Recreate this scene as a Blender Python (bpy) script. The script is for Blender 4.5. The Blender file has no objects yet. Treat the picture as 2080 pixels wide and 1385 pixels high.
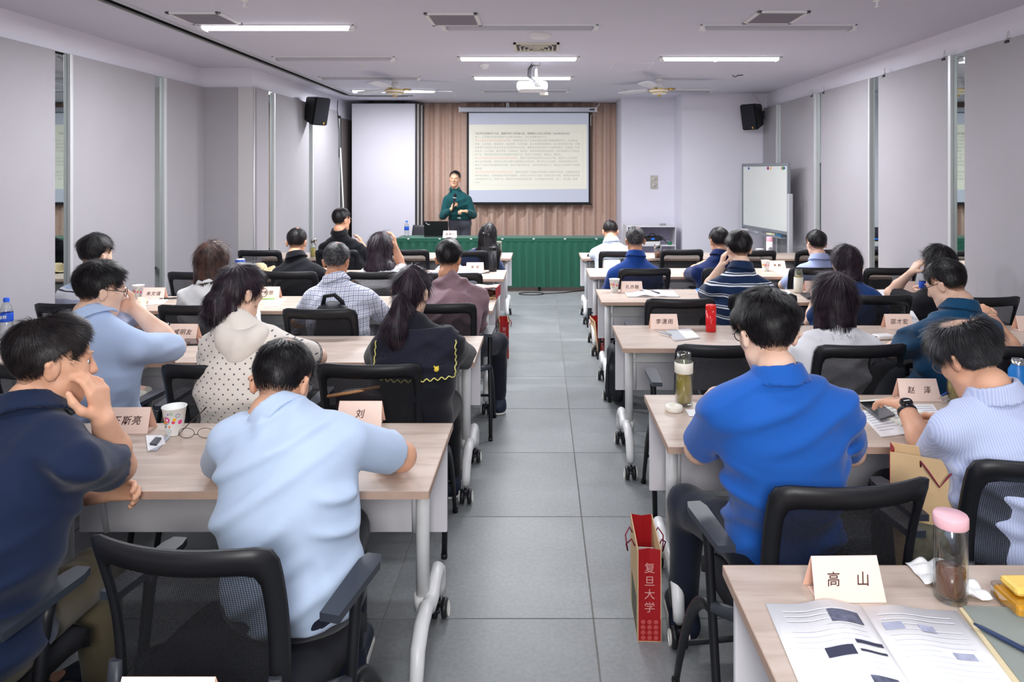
import bpy, bmesh, math, random
import numpy as np
from mathutils import Vector, Matrix, Euler
random.seed(7); np.random.seed(7)
SC = bpy.context.scene
COL = SC.collection
PI = math.pi
# ------------------------------------------------------------------ camera, light, exposure
F, VX, VY, CH = 1450.0, 1100.0, 348.0, 1.69          # focal length in px, vanishing point, eye height (frame 2080 x 1385)
CEIL = 2.81; TH = 0.73                                # ceiling and table height
cam_d = bpy.data.cameras.new('camera'); cam = bpy.data.objects.new('camera', cam_d); COL.objects.link(cam)
cam.location = (0, 0, CH); cam.rotation_euler = (PI/2, 0, 0)
cam_d.sensor_width = 36; cam_d.lens = 36*F/2080
cam_d.shift_x = -(VX-1040)/2080; cam_d.shift_y = -(692.5-VY)/2080
cam_d.clip_start = 0.02
SC.camera = cam
SC.view_settings.view_transform = 'Standard'; SC.view_settings.look = 'None'
SC.view_settings.gamma = 1; SC.view_settings.use_curve_mapping = False
SC.view_settings.exposure = 0.13
LAMP_W = 62.0                                         # watts of each lit ceiling tube
# the photographer's flash: a soft source high behind the camera (its shadows show on the right wall and the table panels)
fd = bpy.data.lights.new('camera_flash', 'AREA'); fd.shape = 'DISK'; fd.size = .7; fd.energy = 62; fd.color = (1, .985, .97)
fo = bpy.data.objects.new('camera_flash', fd); COL.objects.link(fo); fo.location = (.05, -.8, 2.0)
fo.rotation_euler = (Vector((0.2, 6, .9))-fo.location).to_track_quat('-Z', 'Y').to_euler()
w = bpy.data.worlds.new('world'); SC.world = w; w.use_nodes = True
w.node_tree.nodes['Background'].inputs[0].default_value = (.8, .85, 1, 1)
w.node_tree.nodes['Background'].inputs[1].default_value = 0.3
SC.cycles.max_bounces = 7; SC.cycles.diffuse_bounces = 4; SC.cycles.glossy_bounces = 4
SC.cycles.transmission_bounces = 6; SC.cycles.transparent_max_bounces = 12
SC.cycles.caustics_reflective = False; SC.cycles.caustics_refractive = False
SC.cycles.sample_clamp_indirect = 4.0
try:
    SC.cycles.use_denoising = True; SC.cycles.denoiser = 'OPENIMAGEDENOISE'
except Exception: pass

def P(px, py, Y):
    return Vector(((px-VX)*Y/F, Y, CH-(py-VY)*Y/F))
def PT(px, py, z):                                    # point of a horizontal plane of height z
    return P(px, py, F*(CH-z)/(py-VY))

# ------------------------------------------------------------------ materials
def lin(c):
    if isinstance(c, str): c = tuple(int(c[i:i+2], 16) for i in (0, 2, 4))
    r = [x/255.0 for x in c]
    return tuple((x/12.92 if x <= .04045 else ((x+.055)/1.055)**2.4) for x in r)+(1,)
_M = {}
class NT:
    def __init__(s, name):
        s.m = bpy.data.materials.new(name); s.m.use_nodes = True
        s.t = s.m.node_tree; s.b = s.t.nodes['Principled BSDF']; s.out = s.t.nodes['Material Output']
    def n(s, ty, **kw):
        nd = s.t.nodes.new(ty)
        for k, v in kw.items():
            if k.startswith('i_'):
                key = k[2:]; key = int(key) if key.isdigit() else key.replace('_', ' ')
                nd.inputs[key].default_value = v
            else: setattr(nd, k, v)
        return nd
    def l(s, a, b): s.t.links.new(a, b)
    def coord(s, out='Object', scale=None):
        tc = s.n('ShaderNodeTexCoord')
        if scale is None: return tc.outputs[out]
        mp = s.n('ShaderNodeMapping'); mp.inputs['Scale'].default_value = scale
        s.l(tc.outputs[out], mp.inputs[0]); return mp.outputs[0]
    def ramp(s, fac, stops):
        r = s.n('ShaderNodeValToRGB'); el = r.color_ramp.elements
        el[0].position, el[0].color = stops[0]; el[1].position, el[1].color = stops[1]
        for p, c in stops[2:]:
            e = el.new(p); e.color = c
        s.l(fac, r.inputs[0]); return r.outputs[0]
    def bump(s, h, strength=.3, dist=.01):
        b = s.n('ShaderNodeBump'); b.inputs['Strength'].default_value = strength; b.inputs['Distance'].default_value = dist
        s.l(h, b.inputs['Height']); s.l(b.outputs[0], s.b.inputs['Normal'])
def dk(c, f): return (c[0]*f, c[1]*f, c[2]*f, 1)
def mat(name, c, rough=.5, metal=0., var=.0, vs=8., bump=0., bs=200., bd=.001, spec=.5, sheen=0., sss=0., trans=0., ior=1.45, emit=0., scale=None, alpha=1., coat=0.):
    if name in _M: return _M[name]
    t = NT(name); b = t.b; c = lin(c)
    b.inputs['Base Color'].default_value = c; b.inputs['Roughness'].default_value = rough
    b.inputs['Metallic'].default_value = metal; b.inputs['Specular IOR Level'].default_value = spec
    b.inputs['IOR'].default_value = ior; b.inputs['Transmission Weight'].default_value = trans
    if sheen: b.inputs['Sheen Weight'].default_value = sheen; b.inputs['Sheen Roughness'].default_value = .5
    if sss:
        b.inputs['Subsurface Weight'].default_value = sss; b.inputs['Subsurface Radius'].default_value = (1, .35, .2); b.inputs['Subsurface Scale'].default_value = .006
    if emit: b.inputs['Emission Color'].default_value = c; b.inputs['Emission Strength'].default_value = emit
    if coat: b.inputs['Coat Weight'].default_value = coat
    if alpha < 1: b.inputs['Alpha'].default_value = alpha
    if var:
        n = t.n('ShaderNodeTexNoise', i_Scale=vs, i_Detail=4.0); t.l(t.coord('Object', scale or (1, 1, 1)), n.inputs['Vector'])
        t.l(t.ramp(n.outputs[0], [(.3, dk(c, 1-var)), (.7, dk(c, 1+var))]), b.inputs['Base Color'])
    if bump:
        n = t.n('ShaderNodeTexNoise', i_Scale=bs, i_Detail=3.0); t.l(t.coord('Object', scale or (1, 1, 1)), n.inputs['Vector'])
        t.bump(n.outputs[0], bump, bd)
    _M[name] = t.m; return t.m

# ------------------------------------------------------------------ objects
def tag(o, label=None, cat=None, group=None, kind=None):
    if label: o['label'] = label
    if cat: o['category'] = cat
    if group: o['group'] = group
    if kind: o['kind'] = kind
    return o
def empty(name, loc=(0, 0, 0), rz=0., label=None, cat=None, group=None, kind=None):
    o = bpy.data.objects.new(name, None); COL.objects.link(o); o.location = loc; o.rotation_euler = (0, 0, rz)
    o.empty_display_size = .1
    return tag(o, label, cat, group, kind)
def link_mesh(name, me, m=None, parent=None, loc=(0, 0, 0), rot=(0, 0, 0)):
    o = bpy.data.objects.new(name, me); COL.objects.link(o)
    for x in (m if isinstance(m, (list, tuple)) else [m]):
        if x is not None: me.materials.append(x)
    if parent is not None: o.parent = parent
    o.location = loc; o.rotation_euler = rot
    return o
KIDS = {}
def copy_tree(o, parent=None):
    c = o.copy(); COL.objects.link(c); c.parent = parent
    for ch in list(o.children): copy_tree(ch, c)
    return c

class MB:
    """collects shapes in one bmesh"""
    def __init__(s): s.bm = bmesh.new(); s.mi = 0
    def _fin(s, faces, sm=False):
        for f in faces: f.material_index = s.mi; f.smooth = sm
    def box(s, c, d, bev=0., rot=None, seg=2):
        r = bmesh.ops.create_cube(s.bm, size=1.0); vs = r['verts']
        M = Matrix.Diagonal((d[0], d[1], d[2], 1))
        bmesh.ops.transform(s.bm, matrix=M, verts=vs)
        fs = list({f for v in vs for f in v.link_faces})
        if bev:
            es = list({e for v in vs for e in v.link_edges})
            rr = bmesh.ops.bevel(s.bm, geom=es, offset=bev, segments=seg, affect='EDGES', profile=.5)
            vs = list({v for f in rr['faces'] for v in f.verts} | {v for v in vs if v.is_valid})
            fs = list({f for v in vs for f in v.link_faces})
        R = (Euler(rot).to_matrix().to_4x4() if rot is not None and not isinstance(rot, Matrix) else (rot if rot is not None else Matrix()))
        bmesh.ops.transform(s.bm, matrix=Matrix.Translation(c) @ R, verts=vs)
        s._fin(fs, False); return s
    def bb(s, x0, x1, y0, y1, z0, z1, bev=0.):
        return s.box(((x0+x1)/2, (y0+y1)/2, (z0+z1)/2), (abs(x1-x0), abs(y1-y0), abs(z1-z0)), bev)
    def ring(s, c, u, v, r, n, rv=None):
        rv = r if rv is None else rv
        return [s.bm.verts.new(c + u*(r*math.cos(2*PI*i/n)) + v*(rv*math.sin(2*PI*i/n))) for i in range(n)]
    def tube(s, pts, r, n=10, caps=True, closed=False, flat=1., up=None):
        pts = [Vector(p) for p in pts]; N = len(pts)
        rs = r if isinstance(r, (list, tuple)) else [r]*N
        rings = []; prev = None
        for i, p in enumerate(pts):
            a = pts[(i-1) % N] if (closed or i > 0) else p; b = pts[(i+1) % N] if (closed or i < N-1) else p
            t = (b-a).normalized()
            if prev is None:
                h = Vector(up) if up is not None else (Vector((0, 0, 1)) if abs(t.z) < .9 else Vector((1, 0, 0)))
            else: h = prev
            u = h - t*h.dot(t)
            if u.length < 1e-5: u = Vector((0, 1, 0)) - t*t.y
            u.normalize(); v = t.cross(u); prev = u
            rings.append(s.ring(p, u, v, rs[i], n, rs[i]*flat))
        fs = []
        for i in range(N if closed else N-1):
            A, B = rings[i], rings[(i+1) % N]
            for k in range(n):
                fs.append(s.bm.faces.new((A[k], A[(k+1) % n], B[(k+1) % n], B[k])))
        s._fin(fs, True)
        if caps and not closed:
            s._fin([s.bm.faces.new(rings[0][::-1]), s.bm.faces.new(rings[-1])])
        return s
    def cyl(s, a, b, r, r2=None, n=16):
        return s.tube([a, b], [r, r if r2 is None else r2], n)
    def lathe(s, prof, n=20, c=(0, 0, 0), axis=None, smooth=True):
        c = Vector(c); M = Matrix() if axis is None else Vector((0, 0, 1)).rotation_difference(Vector(axis)).to_matrix().to_4x4()
        rings = []
        for (r, z) in prof:
            if r < 1e-6: rings.append([s.bm.verts.new(c + M @ Vector((0, 0, z)))])
            else: rings.append([s.bm.verts.new(c + M @ Vector((r*math.cos(2*PI*i/n), r*math.sin(2*PI*i/n), z))) for i in range(n)])
        fs = []
        for A, B in zip(rings[:-1], rings[1:]):
            if len(A) == 1 and len(B) == 1: continue
            for k in range(n):
                k2 = (k+1) % n
                if len(A) == 1: fs.append(s.bm.faces.new((A[0], B[k2], B[k])))
                elif len(B) == 1: fs.append(s.bm.faces.new((A[k], A[k2], B[0])))
                else: fs.append(s.bm.faces.new((A[k], A[k2], B[k2], B[k])))
        s._fin(fs, smooth); return s
    def poly(s, vs, sm=False):
        f = s.bm.faces.new([s.bm.verts.new(Vector(v)) for v in vs]); s._fin([f], sm); return s
    def prism(s, pts, d):                              # pts: a planar loop, d: extrusion vector
        d = Vector(d); A = [s.bm.verts.new(Vector(p)) for p in pts]; B = [s.bm.verts.new(Vector(p)+d) for p in pts]
        n = len(A); fs = [s.bm.faces.new(A[::-1]), s.bm.faces.new(B)]
        for k in range(n): fs.append(s.bm.faces.new((A[k], A[(k+1) % n], B[(k+1) % n], B[k])))
        s._fin(fs); return s
    def grid(s, fn, nu, nv, sm=True, thick=None):
        vs = [[s.bm.verts.new(Vector(fn(i/nu, j/nv))) for j in range(nv+1)] for i in range(nu+1)]
        fs = []
        for i in range(nu):
            for j in range(nv): fs.append(s.bm.faces.new((vs[i][j], vs[i+1][j], vs[i+1][j+1], vs[i][j+1])))
        s._fin(fs, sm)
        if thick is not None:
            t = Vector(thick)
            ws = [[s.bm.verts.new(v.co+t) for v in row] for row in vs]
            g = []
            for i in range(nu):
                for j in range(nv): g.append(s.bm.faces.new((ws[i][j], ws[i][j+1], ws[i+1][j+1], ws[i+1][j])))
            for i in range(nu):
                g.append(s.bm.faces.new((vs[i][0], ws[i][0], ws[i+1][0], vs[i+1][0])))
                g.append(s.bm.faces.new((vs[i][nv], vs[i+1][nv], ws[i+1][nv], ws[i][nv])))
            for j in range(nv):
                g.append(s.bm.faces.new((vs[0][j], vs[0][j+1], ws[0][j+1], ws[0][j])))
                g.append(s.bm.faces.new((vs[nu][j], ws[nu][j], ws[nu][j+1], vs[nu][j+1])))
            s._fin(g, sm)
        return s
    def build(s, name, m=None, parent=None, loc=(0, 0, 0), rot=(0, 0, 0), fix=True):
        if fix: bmesh.ops.recalc_face_normals(s.bm, faces=s.bm.faces)
        me = bpy.data.meshes.new(name); s.bm.to_mesh(me); s.bm.free()
        return link_mesh(name, me, m, parent, loc, rot)
def arc(p0, p1, p2, n=8):                              # quadratic bezier
    p0, p1, p2 = Vector(p0), Vector(p1), Vector(p2)
    return [p0*(1-t)**2 + p1*2*t*(1-t) + p2*t*t for t in [i/n for i in range(n+1)]]
def struct(o): o['kind'] = 'structure'; return o

# lettering: text curves are collected, then turned into flat meshes in one go
_TXT = []
def text(name, body, size, parent, loc, rot, m, align='CENTER', squeeze=1., bold=0., slant=0., space=1.):
    cu = bpy.data.curves.new(name, 'FONT'); cu.body = body; cu.size = size; cu.align_x = align; cu.align_y = 'CENTER'
    cu.resolution_u = 2; cu.offset = bold; cu.shear = slant; cu.space_character = space
    o = bpy.data.objects.new(name, cu); COL.objects.link(o)
    _TXT.append((o, name, parent, loc, rot, m, squeeze)); return o
def flush_text():
    dg = bpy.context.evaluated_depsgraph_get(); dg.update()
    for o, name, parent, loc, rot, m, sq in _TXT:
        me = bpy.data.meshes.new_from_object(o.evaluated_get(dg)); me.materials.clear()
        cu = o.data; bpy.data.objects.remove(o); bpy.data.curves.remove(cu)
        q = link_mesh(name, me, m, parent, loc, rot); q.scale = (sq, 1, 1)
    _TXT.clear()
# ------------------------------------------------------------------ setting materials
def m_tile():
    t = NT('grey_stone_tile'); v = t.coord('Object')
    oi = t.n('ShaderNodeObjectInfo')
    n1 = t.n('ShaderNodeTexNoise', i_Scale=3.5, i_Detail=6.0); t.l(v, n1.inputs['Vector'])
    n2 = t.n('ShaderNodeTexNoise', i_Scale=60.0, i_Detail=3.0); t.l(v, n2.inputs['Vector'])
    c = lin('84888a')
    r1 = t.ramp(n1.outputs[0], [(.3, dk(c, .88)), (.72, dk(c, 1.1))])
    r2 = t.ramp(n2.outputs[0], [(.35, (.9, .9, .9, 1)), (.65, (1.05, 1.05, 1.05, 1))])
    mx = t.n('ShaderNodeMix', data_type='RGBA', blend_type='MULTIPLY'); mx.inputs[0].default_value = 1
    t.l(r1, mx.inputs[6]); t.l(r2, mx.inputs[7])
    hs = t.n('ShaderNodeHueSaturation'); mr = t.n('ShaderNodeMapRange', i_3=.94, i_4=1.05); t.l(oi.outputs['Random'], mr.inputs[0]); t.l(mr.outputs[0], hs.inputs['Value'])
    t.l(mx.outputs[2], hs.inputs['Color']); t.l(hs.outputs[0], t.b.inputs['Base Color'])
    t.b.inputs['Roughness'].default_value = .42; t.bump(n2.outputs[0], .05, .002); return t.m
def m_wood():
    t = NT('pale_ash_laminate'); v = t.coord('Object', (1.2, 9, 9))
    n1 = t.n('ShaderNodeTexNoise', i_Scale=3.0, i_Detail=8.0, i_Distortion=.6); t.l(v, n1.inputs['Vector'])
    n2 = t.n('ShaderNodeTexNoise', i_Scale=1.2, i_Detail=2.0); t.l(t.coord('Object', (.6, 3, 3)), n2.inputs['Vector'])
    c = lin('c6b5a8')
    r1 = t.ramp(n1.outputs[0], [(.25, dk(lin('b29f91'), 1)), (.5, c), (.8, lin('d3c5ba'))])
    r2 = t.ramp(n2.outputs[0], [(.35, (.93, .92, .91, 1)), (.7, (1.04, 1.03, 1.03, 1))])
    mx = t.n('ShaderNodeMix', data_type='RGBA', blend_type='MULTIPLY'); mx.inputs[0].default_value = 1
    t.l(r1, mx.inputs[6]); t.l(r2, mx.inputs[7]); t.l(mx.outputs[2], t.b.inputs['Base Color'])
    t.b.inputs['Roughness'].default_value = .38; return t.m
def m_felt():
    t = NT('grey_acoustic_fabric'); v = t.coord('Object')
    n1 = t.n('ShaderNodeTexNoise', i_Scale=260.0, i_Detail=2.0); t.l(v, n1.inputs['Vector'])
    n2 = t.n('ShaderNodeTexNoise', i_Scale=1.5, i_Detail=3.0); t.l(v, n2.inputs['Vector'])
    c = lin('a6a3a8'); r = t.ramp(n1.outputs[0], [(.3, dk(c, .9)), (.7, dk(c, 1.08))])
    r2 = t.ramp(n2.outputs[0], [(.3, (.97, .965, .96, 1)), (.7, (1.02, 1.02, 1.03, 1))])
    mx = t.n('ShaderNodeMix', data_type='RGBA', blend_type='MULTIPLY'); mx.inputs[0].default_value = 1
    t.l(r, mx.inputs[6]); t.l(r2, mx.inputs[7]); t.l(mx.outputs[2], t.b.inputs['Base Color'])
    t.b.inputs['Roughness'].default_value = .9; t.b.inputs['Specular IOR Level'].default_value = .2
    t.bump(n1.outputs[0], .25, .002); return t.m
M_TILE, M_WOOD, M_FELT = m_tile(), m_wood(), m_felt()
M_PLAS = mat('white_painted_plaster', 'e4e2ec', .85, var=.02, vs=1.5, bump=.05, bs=90)
M_CEIL = mat('ceiling_paint', 'd9d9e6', .9, var=.015, vs=.8)
M_MIRROR = mat('mirror_glass', 'c9d2cf', .02, metal=1.)
M_ALU = mat('brushed_aluminium', 'cfd1d3', .42, metal=.35)
M_WMETAL = mat('white_powder_coated_steel', 'e2e3e4', .35, var=.02, vs=20)
M_WBOARD = mat('white_melamine', 'dcdadf', .45)
M_BLK = mat('black_plastic', '1b1c21', .42, var=.15, vs=40)
M_DGREY = mat('dark_grey_plastic', '43464e', .4)
M_GROUT = mat('grout', '85827f', .9)
M_DARK = mat('dark_gap', '1a1a1d', .7)
M_WPL = mat('white_plastic', 'e6e5e6', .4)

X_R, X_RP, X_L, X_LP, X_L2, X_L2P = 3.25, 3.21, -3.70, -3.66, -3.135, -3.10
Y_B, Y_F = -2.6, 11.8
# floor: base slab and single tiles
fl = MB().bb(-3.8, 3.35, Y_B-.1, Y_F+.1, -.12, -.004).build('floor', M_GROUT); struct(fl)
T = .796; gx0 = .196; first = None; g = .0022
tb = MB().box((0, 0, -.004), (T-2*g, T-2*g, .008), .0012, seg=1).build('tile', M_TILE, fl); base_tile = tb
iy0 = 9.067  # a joint lies at this depth
n_t = 0
for i in range(-5, 5):
    for j in range(-15, 5):
        x = gx0+(i+.5)*T; y = iy0+(j+.5)*T
        if y-T/2 > Y_F or y+T/2 < Y_B or x+T/2 < -3.72 or x-T/2 > 3.26: continue
        if n_t == 0: o = base_tile
        else: o = base_tile.copy(); COL.objects.link(o)
        sx0, sx1 = max(x-T/2, -3.72), min(x+T/2, 3.27); sy0, sy1 = max(y-T/2, Y_B), min(y+T/2, Y_F)
        o.location = ((sx0+sx1)/2, (sy0+sy1)/2, 0); o.scale = ((sx1-sx0)/T, (sy1-sy0)/T, 1); n_t += 1
cl = MB().bb(-3.8, 3.35, Y_B-.1, Y_F+.1, CEIL, CEIL+.1).build('ceiling', M_CEIL); struct(cl)
# walls
wr = MB().bb(X_R, X_R+.1, Y_B, 10.32, 0, CEIL).build('wall_right', M_PLAS); struct(wr)
MB().bb(X_RP+.02, X_R, Y_B, 10.29, 0, 2.598).build('backing', M_DARK, wr)
wl = MB().bb(X_L-.1, X_L, Y_B, 7.73, 0, CEIL).bb(X_L-.1, X_L2, 7.73, Y_F, 0, CEIL).build('wall_left', M_PLAS); struct(wl)
MB().bb(X_L, X_LP-.02, Y_B, 7.70, 0, 2.598).bb(X_L2, X_L2P-.02, 7.72, 10.83, 0, 2.598).build('backing', M_DARK, wl)
MB().bb(X_L, X_LP-.002, Y_B, 7.70, 2.598, 2.604).build('trim_strip', M_ALU, wl)
wf = MB().bb(-3.8, 1.23, Y_F, Y_F+.1, 0, CEIL).bb(1.22, 2.04, 10.9, Y_F+.1, 0, CEIL).bb(2.03, 3.35, 10.3, Y_F+.1, 0, CEIL).build('wall_front', M_PLAS); struct(wf)
wb = MB().bb(-3.8, 3.35, Y_B-.1, Y_B, 0, CEIL).build('wall_back', M_PLAS); struct(wb)
struct(MB().bb(2.03, X_RP, 10.288, 10.3, 0, .09).bb(1.22, 2.03, 10.888, 10.9, 0, .09).bb(2.018, 2.03, 10.3, 10.9, 0, .09).build('baseboard_front', M_WBOARD))

def wall_panels(parent, xf, sgn, segs, zt=2.598):
    """segs: (y0, y1, kind); a panel has a thin proud body, mirrors lie deeper, posts stand proud"""
    for y0, y1, k in segs:
        if k == 'p': MB().bb(xf, xf-sgn*.028, y0+.0015, y1-.0015, .01, zt, .003).build('panel', M_FELT, parent)
        elif k == 'm': MB().bb(xf, xf-sgn*.006, y0, y1, .01, zt).build('mirror', M_MIRROR, parent)
        elif k == 's': MB().bb(xf, xf-sgn*.034, y0+.004, y1-.004, .01, zt, .004).build('edge_strip', M_ALU, parent)
# right wall: fabric panels separated by mirror strips (front edge xf is the mirror plane)
segs = [(9.72, 10.285, 'p'), (9.66, 9.72, 's'), (9.54, 9.66, 'm'), (8.37, 9.54, 'p'), (8.31, 8.37, 's'), (8.157, 8.31, 'm'),
        (6.98, 8.157, 'p'), (6.94, 6.98, 's'), (6.77, 6.94, 'm'), (5.605, 6.77, 'p'), (5.56, 5.605, 's'), (5.39, 5.56, 'm'),
        (4.23, 5.39, 'p'), (4.19, 4.23, 's'), (4.02, 4.19, 'm'), (2.86, 4.02, 'p'), (2.82, 2.86, 's'), (2.65, 2.82, 'm'),
        (1.49, 2.65, 'p'), (1.45, 1.49, 's'), (1.28, 1.45, 'm'), (.12, 1.28, 'p'), (-.09, .12, 'm'), (-1.25, -.09, 'p'), (-2.58, -1.25, 'p')]
wall_panels(wr, X_RP+.01, 1, segs)
segs = [(6.937, 7.70, 'p'), (6.89, 6.937, 's'), (6.726, 6.89, 'm'), (5.55, 6.726, 'p'), (5.507, 5.55, 's'), (5.348, 5.507, 'm'),
        (4.17, 5.348, 'p'), (4.13, 4.17, 's'), (3.97, 4.13, 'm'), (2.79, 3.97, 'p'), (2.75, 2.79, 's'), (2.58, 2.75, 'm'),
        (1.41, 2.58, 'p'), (1.2, 1.41, 'm'), (.03, 1.2, 'p'), (-1.2, .03, 'p'), (-2.58, -1.2, 'p')]
wall_panels(wl, X_LP-.01, -1, segs)
segs = [(7.73, 8.07, 'p'), (8.07, 8.22, 'm'), (8.22, 8.26, 's'), (8.26, 9.46, 'p'), (9.46, 9.60, 'm'), (9.60, 9.65, 's'), (9.65, 10.83, 'p')]
wall_panels(wl, X_L2P-.01, -1, segs)
# jog of the left wall that faces the room
MB().bb(X_LP, -3.28, 7.700, 7.728, .01, 2.598, .003).build('panel', M_FELT, wl)
MB().bb(-3.278, -3.10, 7.704, 7.728, .01, 2.598, .003).build('panel', mat('pale_reflection_strip', 'c2bfbf', .8), wl)  # pale colour paints a reflection onto this strip of the panel
MB().cyl((-3.106, 7.708, .01), (-3.106, 7.708, 2.598), .007, n=8).build('edge_strip', M_ALU, wl)
# end of the left wall: dark recess with a hanging cable and a narrow door
MB().bb(X_L2-.0, X_L2P-.02, 10.83, 11.1, .01, 2.55).build('recess', M_DARK, wl)
MB().bb(X_L2, X_L2P+.01, 10.90, 10.96, .01, 2.5, .004).build('edge_strip', M_ALU, wl)
MB().bb(X_L2, X_L2P, 11.1, 11.75, .01, 2.52, .004).build('panel', mat('dark_taupe_panel', '6c6462', .8), wl)
o = MB().tube([(-3.07, 10.75, 2.76), (-3.08, 10.77, 2.6), (-3.06, 10.8, 2.3), (-3.07, 10.83, 1.9)], .006, 6).build('cable', M_BLK); tag(o, 'thin black cable hanging down the left wall beyond the loudspeaker', 'cable')
o = MB().tube([(-3.06, 10.86, 2.05), (-3.03, 10.9, 1.2), (-3.0, 10.92, .02)], .011, 8).build('leaning_pole', M_WPL); tag(o, 'slim white pole leaning in the dark gap beside the folded partition', 'pole')

# ------------------------------------------------------------------ partition track and folded partition
tr = MB()
for x in (-2.875, -2.765): tr.bb(x-.009, x+.009, Y_B+.02, 10.36, CEIL-.016, CEIL+.002)
tr.bb(-2.875, -1.84, 10.36, 10.378, CEIL-.016, CEIL+.002).bb(-2.765, -1.98, 10.60, 10.618, CEIL-.016, CEIL+.002)
tk = tr.build('partition_track', M_ALU); tag(tk, 'long aluminium partition track set in the ceiling along the left side', 'track')
MB().bb(-2.862, -2.778, Y_B+.02, 10.6, CEIL-.003, CEIL+.002).bb(-2.862, -1.9, 10.38, 10.6, CEIL-.003, CEIL+.002).build('slot', M_DARK, tk)
MB().bb(-2.824, -2.816, Y_B+.02, 10.4, CEIL-.02, CEIL+.002).build('runner_rail', mat('black_rail', '26272b', .4, metal=.6), tk)
pr = empty('folding_partition', (-2.46, 11.25, 0), 0, 'stack of pale folded partition panels parked beside the brown curtain', 'partition')
for k in range(5):
    y = k*.1; x1 = .475+.012*k
    MB().bb(-.52, x1, y-.04, y+.04, .015, 2.755, .004).build('panel', mat('pale_lilac_laminate', 'cfccd6', .6, var=.02, vs=2), pr)
    MB().bb(x1, x1+.02, y-.045, y+.045, .01, 2.76, .003).build('edge_strip', M_BLK if k % 2 == 0 else M_WPL, pr)
    MB().cyl((-.25, y, 2.755), (-.25, y, 2.80), .012, n=8).cyl((.25, y, 2.755), (.25, y, 2.80), .012, n=8).build('hanger', M_BLK, pr)
MB().bb(-.52, .49, -.043, .0, 2.755, 2.765).build('top_cap', M_BLK, pr)

# ------------------------------------------------------------------ ceiling fittings
def m_tube_on():
    t = NT('lit_tube_diffuser'); t.b.inputs['Base Color'].default_value = (1, 1, 1, 1)
    t.b.inputs['Emission Color'].default_value = (.93, .96, 1, 1); t.b.inputs['Emission Strength'].default_value = 5.0; return t.m
M_ON = m_tube_on(); M_OFF = mat('frosted_diffuser', 'b3b3bd', .3)
def lamp(x, y, on, label, f=1.):
    r = empty('ceiling_light', (x, y, CEIL), 0, label, 'light', 'linear tube lights on the ceiling')
    prof = []
    for k in range(9):
        a = PI*k/8; prof.append((.045*math.cos(a), -.008-.030*math.sin(a)))
    b = MB().prism([(-.565, p[0], p[1]) for p in prof], (1.13, 0, 0)); b.build('diffuser', M_ON if on else M_OFF, r)
    b = MB()
    b.bb(-.6, .6, -.05, .05, -.010, 0)
    b.build('base', M_WPL, r)
    for sx in (-1, 1):
        MB().prism([(sx*.60, -.05, 0), (sx*.60, .05, 0), (sx*.565, .05, -.042), (sx*.565, -.05, -.042)], (-sx*.012, 0, 0)).prism([(sx*.565, p[0]*1.1, p[1]*1.12) for p in prof], (sx*.034, 0, .006)).build('end_cap', M_WPL, r)
    if on:
        ld = bpy.data.lights.new('tube_lamp', 'AREA'); ld.shape = 'RECTANGLE'; ld.size = 1.12; ld.size_y = .09
        ld.energy = LAMP_W*f; ld.color = (.94, .96, 1.0)
        lo = bpy.data.objects.new('tube_lamp', ld); COL.objects.link(lo); lo.parent = r; lo.location = (0, 0, -.05)
    return r
cols = {-2.03: 'left', -.165: 'middle', 1.81: 'right'}
on_set = {(0, 5.49), (1, 7.0), (2, 7.0), (1, 8.46), (0, 9.84)}
rows = [5.49, 7.0, 8.46, 9.84]
rn = {5.49: 'nearest the camera, by the square air vents', 7.0: 'in the second row from the vents', 8.46: 'in the third row from the vents', 9.84: 'in the row nearest the screen'}
for ci, x in enumerate(cols):
    for y in rows:
        if (ci, y) == (2, 8.46): continue
        on = (ci, y) in on_set
        lamp(x + (-.06 if y > 6 and ci else 0), y, on, f"{'lit' if on else 'unlit'} tube light of the {cols[x]} column, {rn[y]}")
rear = {(0, 4.0), (2, 4.0), (1, 2.5), (0, .9), (2, .9), (1, -.6)}  # out-of-view tubes added to brighten the near half of the room
for ci, x in enumerate(cols):
    for y in (4.0, 2.5, .9, -.6):
        if (ci, y) in rear: lamp(x, y, True, f"unseen tube light added for brightness in the {cols[x]} column over the near tables, {'before the vents' if y == 4.0 else 'second from the back' if y == 2.5 else 'above the camera' if y == .9 else 'behind the camera'}", .2)
def vent(x0, x1, y0, y1, label, n=12, mslat=None, big=.03):
    cx, cy = (x0+x1)/2, (y0+y1)/2; W, D = x1-x0, y1-y0
    r = empty('ceiling_vent', (cx, cy, CEIL), 0, label, 'vent', 'square air vents in the ceiling')
    for (a, b_, c, d) in ((-W/2, W/2, -D/2, -D/2+big), (-W/2, W/2, D/2-big, D/2), (-W/2, -W/2+big, -D/2, D/2), (W/2-big, W/2, -D/2, D/2)):
        MB().bb(a, b_, c, d, -.014, 0, .003).build('frame', M_WPL, r)
    MB().bb(-W/2+.01, W/2-.01, -D/2+.01, D/2-.01, -.004, -.001).build('backing', mat('vent_dark', '55535a', .8), r)
    for k in range(n):
        y = -D/2+big+(k+.5)*(D-2*big)/n
        MB().box((0, y, -.009), (W-2*big, .004, .013), rot=(.6, 0, 0)).build('slat', mslat or mat('grey_slat', '9b979f', .5), r)
vent(-2.64, -2.26, 5.0, 5.40, 'square ceiling vent left, beside the lit tube and track')
vent(-.833, -.452, 5.03, 5.44, 'square ceiling vent next to the unlit middle tube light')
vent(1.508, 1.877, 4.97, 5.37, 'square ceiling vent by the unlit tube light above the right tables')
r = empty('ceiling_diffuser', (-.045, 6.4, CEIL), 0, 'cream square air diffuser with nested square blades before the projector', 'vent')
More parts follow.
